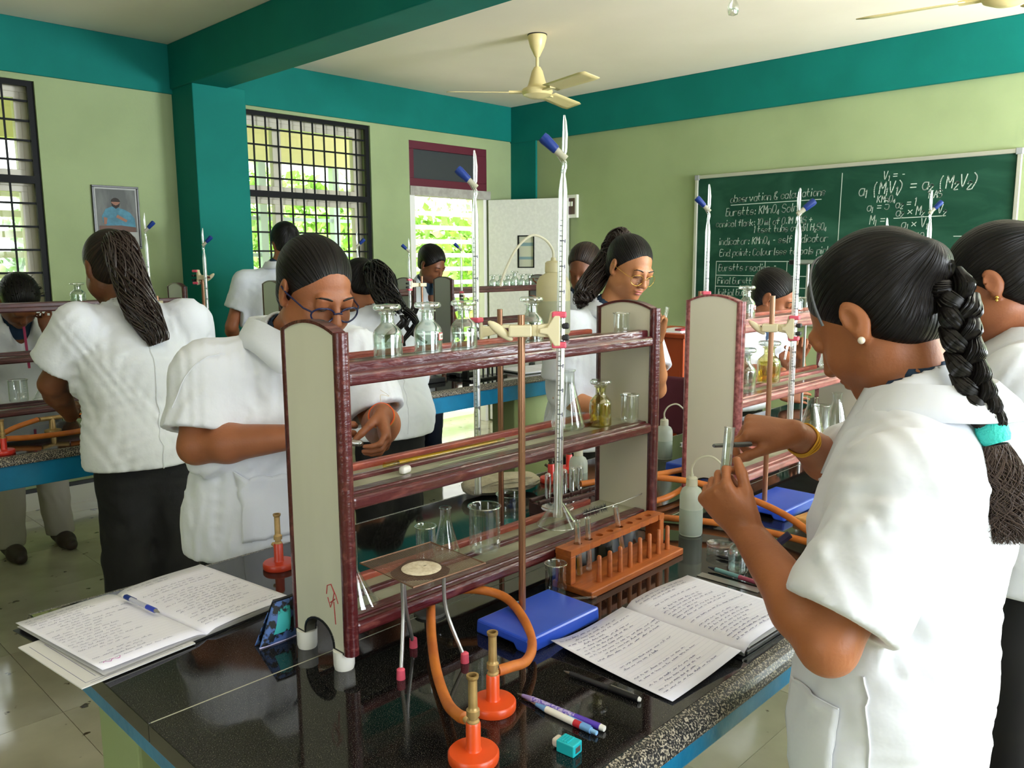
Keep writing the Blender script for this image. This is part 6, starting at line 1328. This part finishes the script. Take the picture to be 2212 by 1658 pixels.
# ---- 8 the student half hidden behind her
P = figure('student almost hidden behind the wavy ponytail, only face and one arm showing', (3.34, 2.76, .86), (3.33, 2.74, 1.13), (3.325, 2.72, 1.33), (3.315, 2.70, 1.455), (-.75, -.2, -.35), (0, 0, 1), ((3.30, 2.88, 1.25), (3.29, 2.56, 1.25)), ((3.20, 2.93, 1.06), (3.20, 2.54, 1.06)), ((3.16, 2.80, 1.30), (3.05, 2.62, 1.0)), ((3.34, 2.84), (3.34, 2.68)), (-1, 0), SKIN2, h=.012, hem=.80, ch=.011, wr_amp=.002, seed=81, facebits=False, coat=COATG, hands=[hd('R', (3.16, 2.80, 1.30), (-.3, .2, .9), (-.8, 0, .1), RELAX)])
P.hair_cap(HAIRB, .008, .010)
# ---- 9 the student behind the second rack
P = figure('student looking down behind the second rack below the chalk table', (3.62, 1.98, .86), (3.61, 1.95, 1.07), (3.595, 1.885, 1.225), (3.585, 1.80, 1.325), (.22, -.85, -.48), (0, -.4, .9), ((3.43, 1.95, 1.16), (3.77, 1.90, 1.16)), ((3.44, 1.86, .98), (3.72, 1.74, .97)), ((3.46, 1.68, 1.0), (3.50, 1.62, 1.08)), ((3.54, 2.02), (3.70, 2.02)), (.05, -1), SKIN1, h=.010, fine=(.005, .005), hands=[hd('L', (3.50, 1.62, 1.08), (-.35, -.35, .85), (-.5, .7, .3), HOLD), hd('R', (3.46, 1.68, .90), (.5, -.8, 0), (.3, .2, 1), RELAX)], hem=.79, ch=.010, wr_amp=.003, seed=91, coat_open=.2)
P.hair_cap(HAIR, .0065, .009, line=.022)
earring(P, -1, GOLD, .003)
# ---- 10 the student with the braid in front at the right
P = figure('student with a long black braid and teal tie, white coat, holding a test tube', (1.168, .382, .88), (1.205, .382, 1.13), (1.232, .390, 1.300), (1.234, .458, 1.412), (.12, .78, -.61), (.02, .55, .83), ((1.375, .43, 1.215), (1.065, .345, 1.210)), ((1.47, .60, 1.12), (.945, .385, 1.035)), ((1.285, .597, 1.215), (1.018, .536, 1.126)), ((1.24, .34), (1.07, .36)), (-.02, 1), SKIN4, h=.010, sc=.955,
    hands=[hd('R', (1.285, .597, 1.215), -.95 * CR + .16 * CU + .25 * CD, -.5 * CU - .8 * CD, PINCH, thumb=(.42, .85, .35), tcurl=(.2, .2), spread=.02, sc=.92), hd('L', (1.018, .536, 1.126), -.62 * CR + .75 * CU + .1 * CD, .5 * CR + .45 * CU - .7 * CD, ((.95, 1.25, .6), (1.05, 1.3, .7), (1.15, 1.3, .7), (1.2, 1.3, .7)), thumb=(.38, .88, .30), tcurl=(.15, .25), spread=.0, sc=.86)],
    hem=.70, hem_w=(.168, .122), chest_w=(.165, .115), fine=(.0036, .0030), ch=.005, wr_amp=.0035, seed=101, folds=(([(1.10, .327, 1.199), (.987, .363, 1.161)], .009, .016), ([(1.103, .322, 1.19), (1.068, .339, 1.103)], -.012, .013), ([(1.065, .344, 1.12), (1.02, .353, 1.071)], -.010, .013), ([(1.057, .353, 1.115), (1.075, .321, 1.05), (1.11, .29, 1.005)], .012, .017), ([(1.106, .295, 1.011), (1.051, .331, .986)], .010, .016), ([(1.135, .296, 1.225), (1.105, .308, 1.138)], .011, .016), ([(1.017, .372, 1.216), (.956, .388, 1.128)], .008, .018), ([(1.195, .265, 1.028), (1.149, .282, .888)], .010, .02), ([(1.10, .30, .97), (1.07, .31, .86), (1.06, .32, .76)], -.010, .018), ([(1.16, .27, 1.16), (1.15, .27, 1.08)], -.009, .018)), sleeve=.84, sleeve_r=(.072, .074), legs='skirt', leg_m=SKIRT, facebits=False, fat=.98, coat_open=.20, open_r=.070, neck_r=.080)
P.hair_cap(HAIR, .0042, .0085, pole=(0, -.098, .035), line=.020, extra=[(P.hp(0, -.080, .035), .045), (P.hp(0, -.108, .022), .034)])
earring(P, -1, PEARL, .0052)
G().ball(P.F.snap(np.array([[1.165, .372, 1.335]]), .0)[0], (.0035, .0035, .0035), 10, 6).build('mole', mat('mole_skin', '3a2018', .6), P.t)
G().tube([tuple(P.hp(.0815 * math.cos(a) * 1.02, .030 - .02 * math.sin(a), .040 + .0905 * math.sin(a))) for a in np.linspace(-.2, PI + .2, 24)], .0022, 6).build('hairband', mat('grey_band', '5c6066', .3), P.t)
collar(P, P.neckb + np.array([0, -.008, 0]), [0, .30, 1], [0, 1, 0], r0=.068, h=.030, flare=.046, front=.7, drop=.10)
# braid: two rows of interlocking lobes made of fine strands
bp = np.array(spline([tuple(P.hp(0, -.100, .028)), (1.226, .352, 1.452), (1.205, .338, 1.405), (1.190, .318, 1.350), (1.184, .300, 1.312), (1.182, .285, 1.280)], 8)); tt = np.linspace(0, 1, len(bp)); bl = lambda t: np.array([np.interp(t, tt, bp[:, d]) for d in range(3)])
g = G(); core = G(); rnd = np.random.RandomState(4); NB = 9
vd = nrm(np.array([.85, .5, 0])); 
for k in range(NB * 2):
    t = (k + .3) / (NB * 2 + .4); c0 = bl(t); T = nrm(bl(min(1, t + .05)) - bl(max(0, t - .05))); sd = nrm(np.cross(T, vd)); s_ = 1 if k % 2 else -1; w_ = .024 * (1 - .30 * t); a0 = c0 + sd * s_ * w_ * .95 - T * .022; a1 = c0 - sd * s_ * w_ * .35 + T * .022; mid = c0 + sd * s_ * w_ * .62 - vd * w_ * .52
    ax_ = nrm(a1 - a0); b1 = nrm(np.cross(ax_, vd)); b2 = np.cross(b1, ax_); R_ = w_ * .62
    cp = [a0 + (mid - a0) * u * 2 if u < .5 else mid + (a1 - mid) * (u - .5) * 2 for u in np.linspace(0, 1, 7)]
    core.tube([tuple(q) for q in cp], [R_ * max(.25, math.sin(PI * min(max(u, .1), .92)) ** .6) * .93 for u in np.linspace(0, 1, 7)], 10)
    for q in range(34):
        an = rnd.uniform(0, 2 * PI); pts = []
        for u in np.linspace(.02, .98, 8):
            base = a0 + (mid - a0) * u * 2 if u < .5 else mid + (a1 - mid) * (u - .5) * 2; rr_ = R_ * max(.2, math.sin(PI * min(max(u, .08), .94)) ** .6); pts.append(tuple(base + (b1 * math.cos(an + .5 * u) + b2 * math.sin(an + .5 * u)) * rr_))
        g.tube(pts, .00115, 4)
o = core.build('braid', HAIR, P.t); g.build('braid_strands', HSTR, o)
tie = np.array((1.182, .283, 1.276)); T = nrm(bl(1) - bl(.9))
G().tube([tuple(tie - T * .013), tuple(tie - T * .005), tuple(tie + T * .006), tuple(tie + T * .013)], [.0175, .0205, .020, .017], 14).build('hair_tie', mat('teal_elastic', '2fc0b4', .6, bump=.3, bscale=200), P.t)
pth = spline([(1.181, .281, 1.262), (1.180, .272, 1.225), (1.176, .264, 1.180), (1.172, .257, 1.140)], 8)
P.strands(pth, np.interp(np.linspace(0, 1, len(pth)), [0, .3, .8, 1], [.017, .030, .038, .030]), 800, mat('sunlit_hair_strand', '46372f', .5, spec=.4), 'braid_tail', 12, .0006, .012, .12)  # light on the braid's tail is put into a paler strand colour
wr = np.array((1.285, .597, 1.215)); ax = nrm(np.array((1.47, .60, 1.12)) - wr); e1 = nrm(np.cross(ax, [0, 0, 1])); e2 = np.cross(e1, ax)
for k in range(3): G().tube([tuple(wr + ax * (.030 + .006 * k + .0025 * math.sin(4 * a + k)) + (e1 * math.cos(a) + e2 * math.sin(a)) * .0272) for a in np.linspace(0, 2 * PI, 37)[:-1]], .0017, 6, closed=True).build('wrist_thread', mat('mustard_thread', 'd09a1e', .7), P.t)
seam(P, [(.99, .36, .98), (.99, .34, .85), (.99, .34, .72)], .0020, n=30, name='side_seam')
patch(P, (1.01, .44, .86), (.35, .93, 0), (0, 0, 1), .11, .14)
G().tube(spline([(1.150, .535, 1.09), (1.135, .560, 1.06), (1.125, .565, 1.03), (1.14, .56, 1.015)], 5), .006, 6).build('lanyard', mat('navy_lanyard', '2a2550', .7), P.t)
tl = P.tips['L']; q0 = tl[0] * .5 + tl[4] * .5 - CR * .020; ud = nrm(CU * .99 + CR * .10)
aim(test_tube('test tube held upright by the braided student', tuple(q0 - ud * .040), (0, 0, 0), .098, .0072, 0, None, 'held test tubes'), ud)
tr_ = P.tips['R']; q1 = (tr_[0] + tr_[4]) / 2
t = thing('dropper', 'thin dark dropper held across the test tube by the braided student', 'dropper', (1.190, .633, 1.207)); a_ = np.array((1.032, .600, 1.236)) - np.array((1.190, .633, 1.207))
L_ = np.linalg.norm(a_); a_ = a_ / L_
G().tube([tuple(a_ * -.02), tuple(a_ * .075)], [.0042, .0040], 10).build('bulb', BLACKR, t); G().tube([tuple(a_ * .075), tuple(a_ * (L_ - .004)), tuple(a_ * L_)], [.0034, .0030, .0022], 10).build('stem', mat('smoky_stem', '35302c', .35), t)
# ---- 11 the student beside her
P = figure('student with pinned-up black hair and white coat behind the braided one, black skirt', (2.02, .37, .85), (2.035, .39, 1.12), (2.035, .42, 1.325), (2.005, .50, 1.440), (-.10, .86, -.46), (0, .4, .9), ((2.215, .42, 1.255), (1.855, .40, 1.255)), ((2.23, .56, 1.04), (1.83, .52, 1.04)), ((2.14, .74, .98), (1.92, .74, 1.0)), ((2.10, .34), (1.94, .36)), (0, 1), SKIN1, h=.009, fine=(.005, .006), hem=.82, hem_w=(.185, .135), ch=.008, wr_amp=.004, seed=111, legs='skirt', leg_m=SKIRT, coat=COATG, hands=[hd('L', (1.92, .74, 1.0), (.3, .9, 0), (.6, 0, .8), HOLD), hd('R', (2.14, .74, .98), (-.3, .9, 0), (-.6, 0, .8), HOLD)])
P.hair_cap(HAIR, .0055, .0095, pole=(0, -.095, .04), line=.020, extra=[(P.hp(0, -.085, .045), .045), (P.hp(.005, -.118, .040), .046), (P.hp(.0, -.130, .015), .040)])
P.strands([tuple(P.hp(.03 * math.sin(a), -.118 - .018 * math.cos(a), .032 + .04 * math.cos(a * .5))) for a in np.linspace(0, 2 * PI, 14)], [.014] * 14, 60, HSTR, 'bun', 5, .0016, .004)
earring(P, -1, GOLD, .004, .006)
collar(P, P.neckb, [0, .2, 1], [0, 1, 0], r0=.068, h=.030, flare=.040, front=.6, drop=.06, m=COATG)
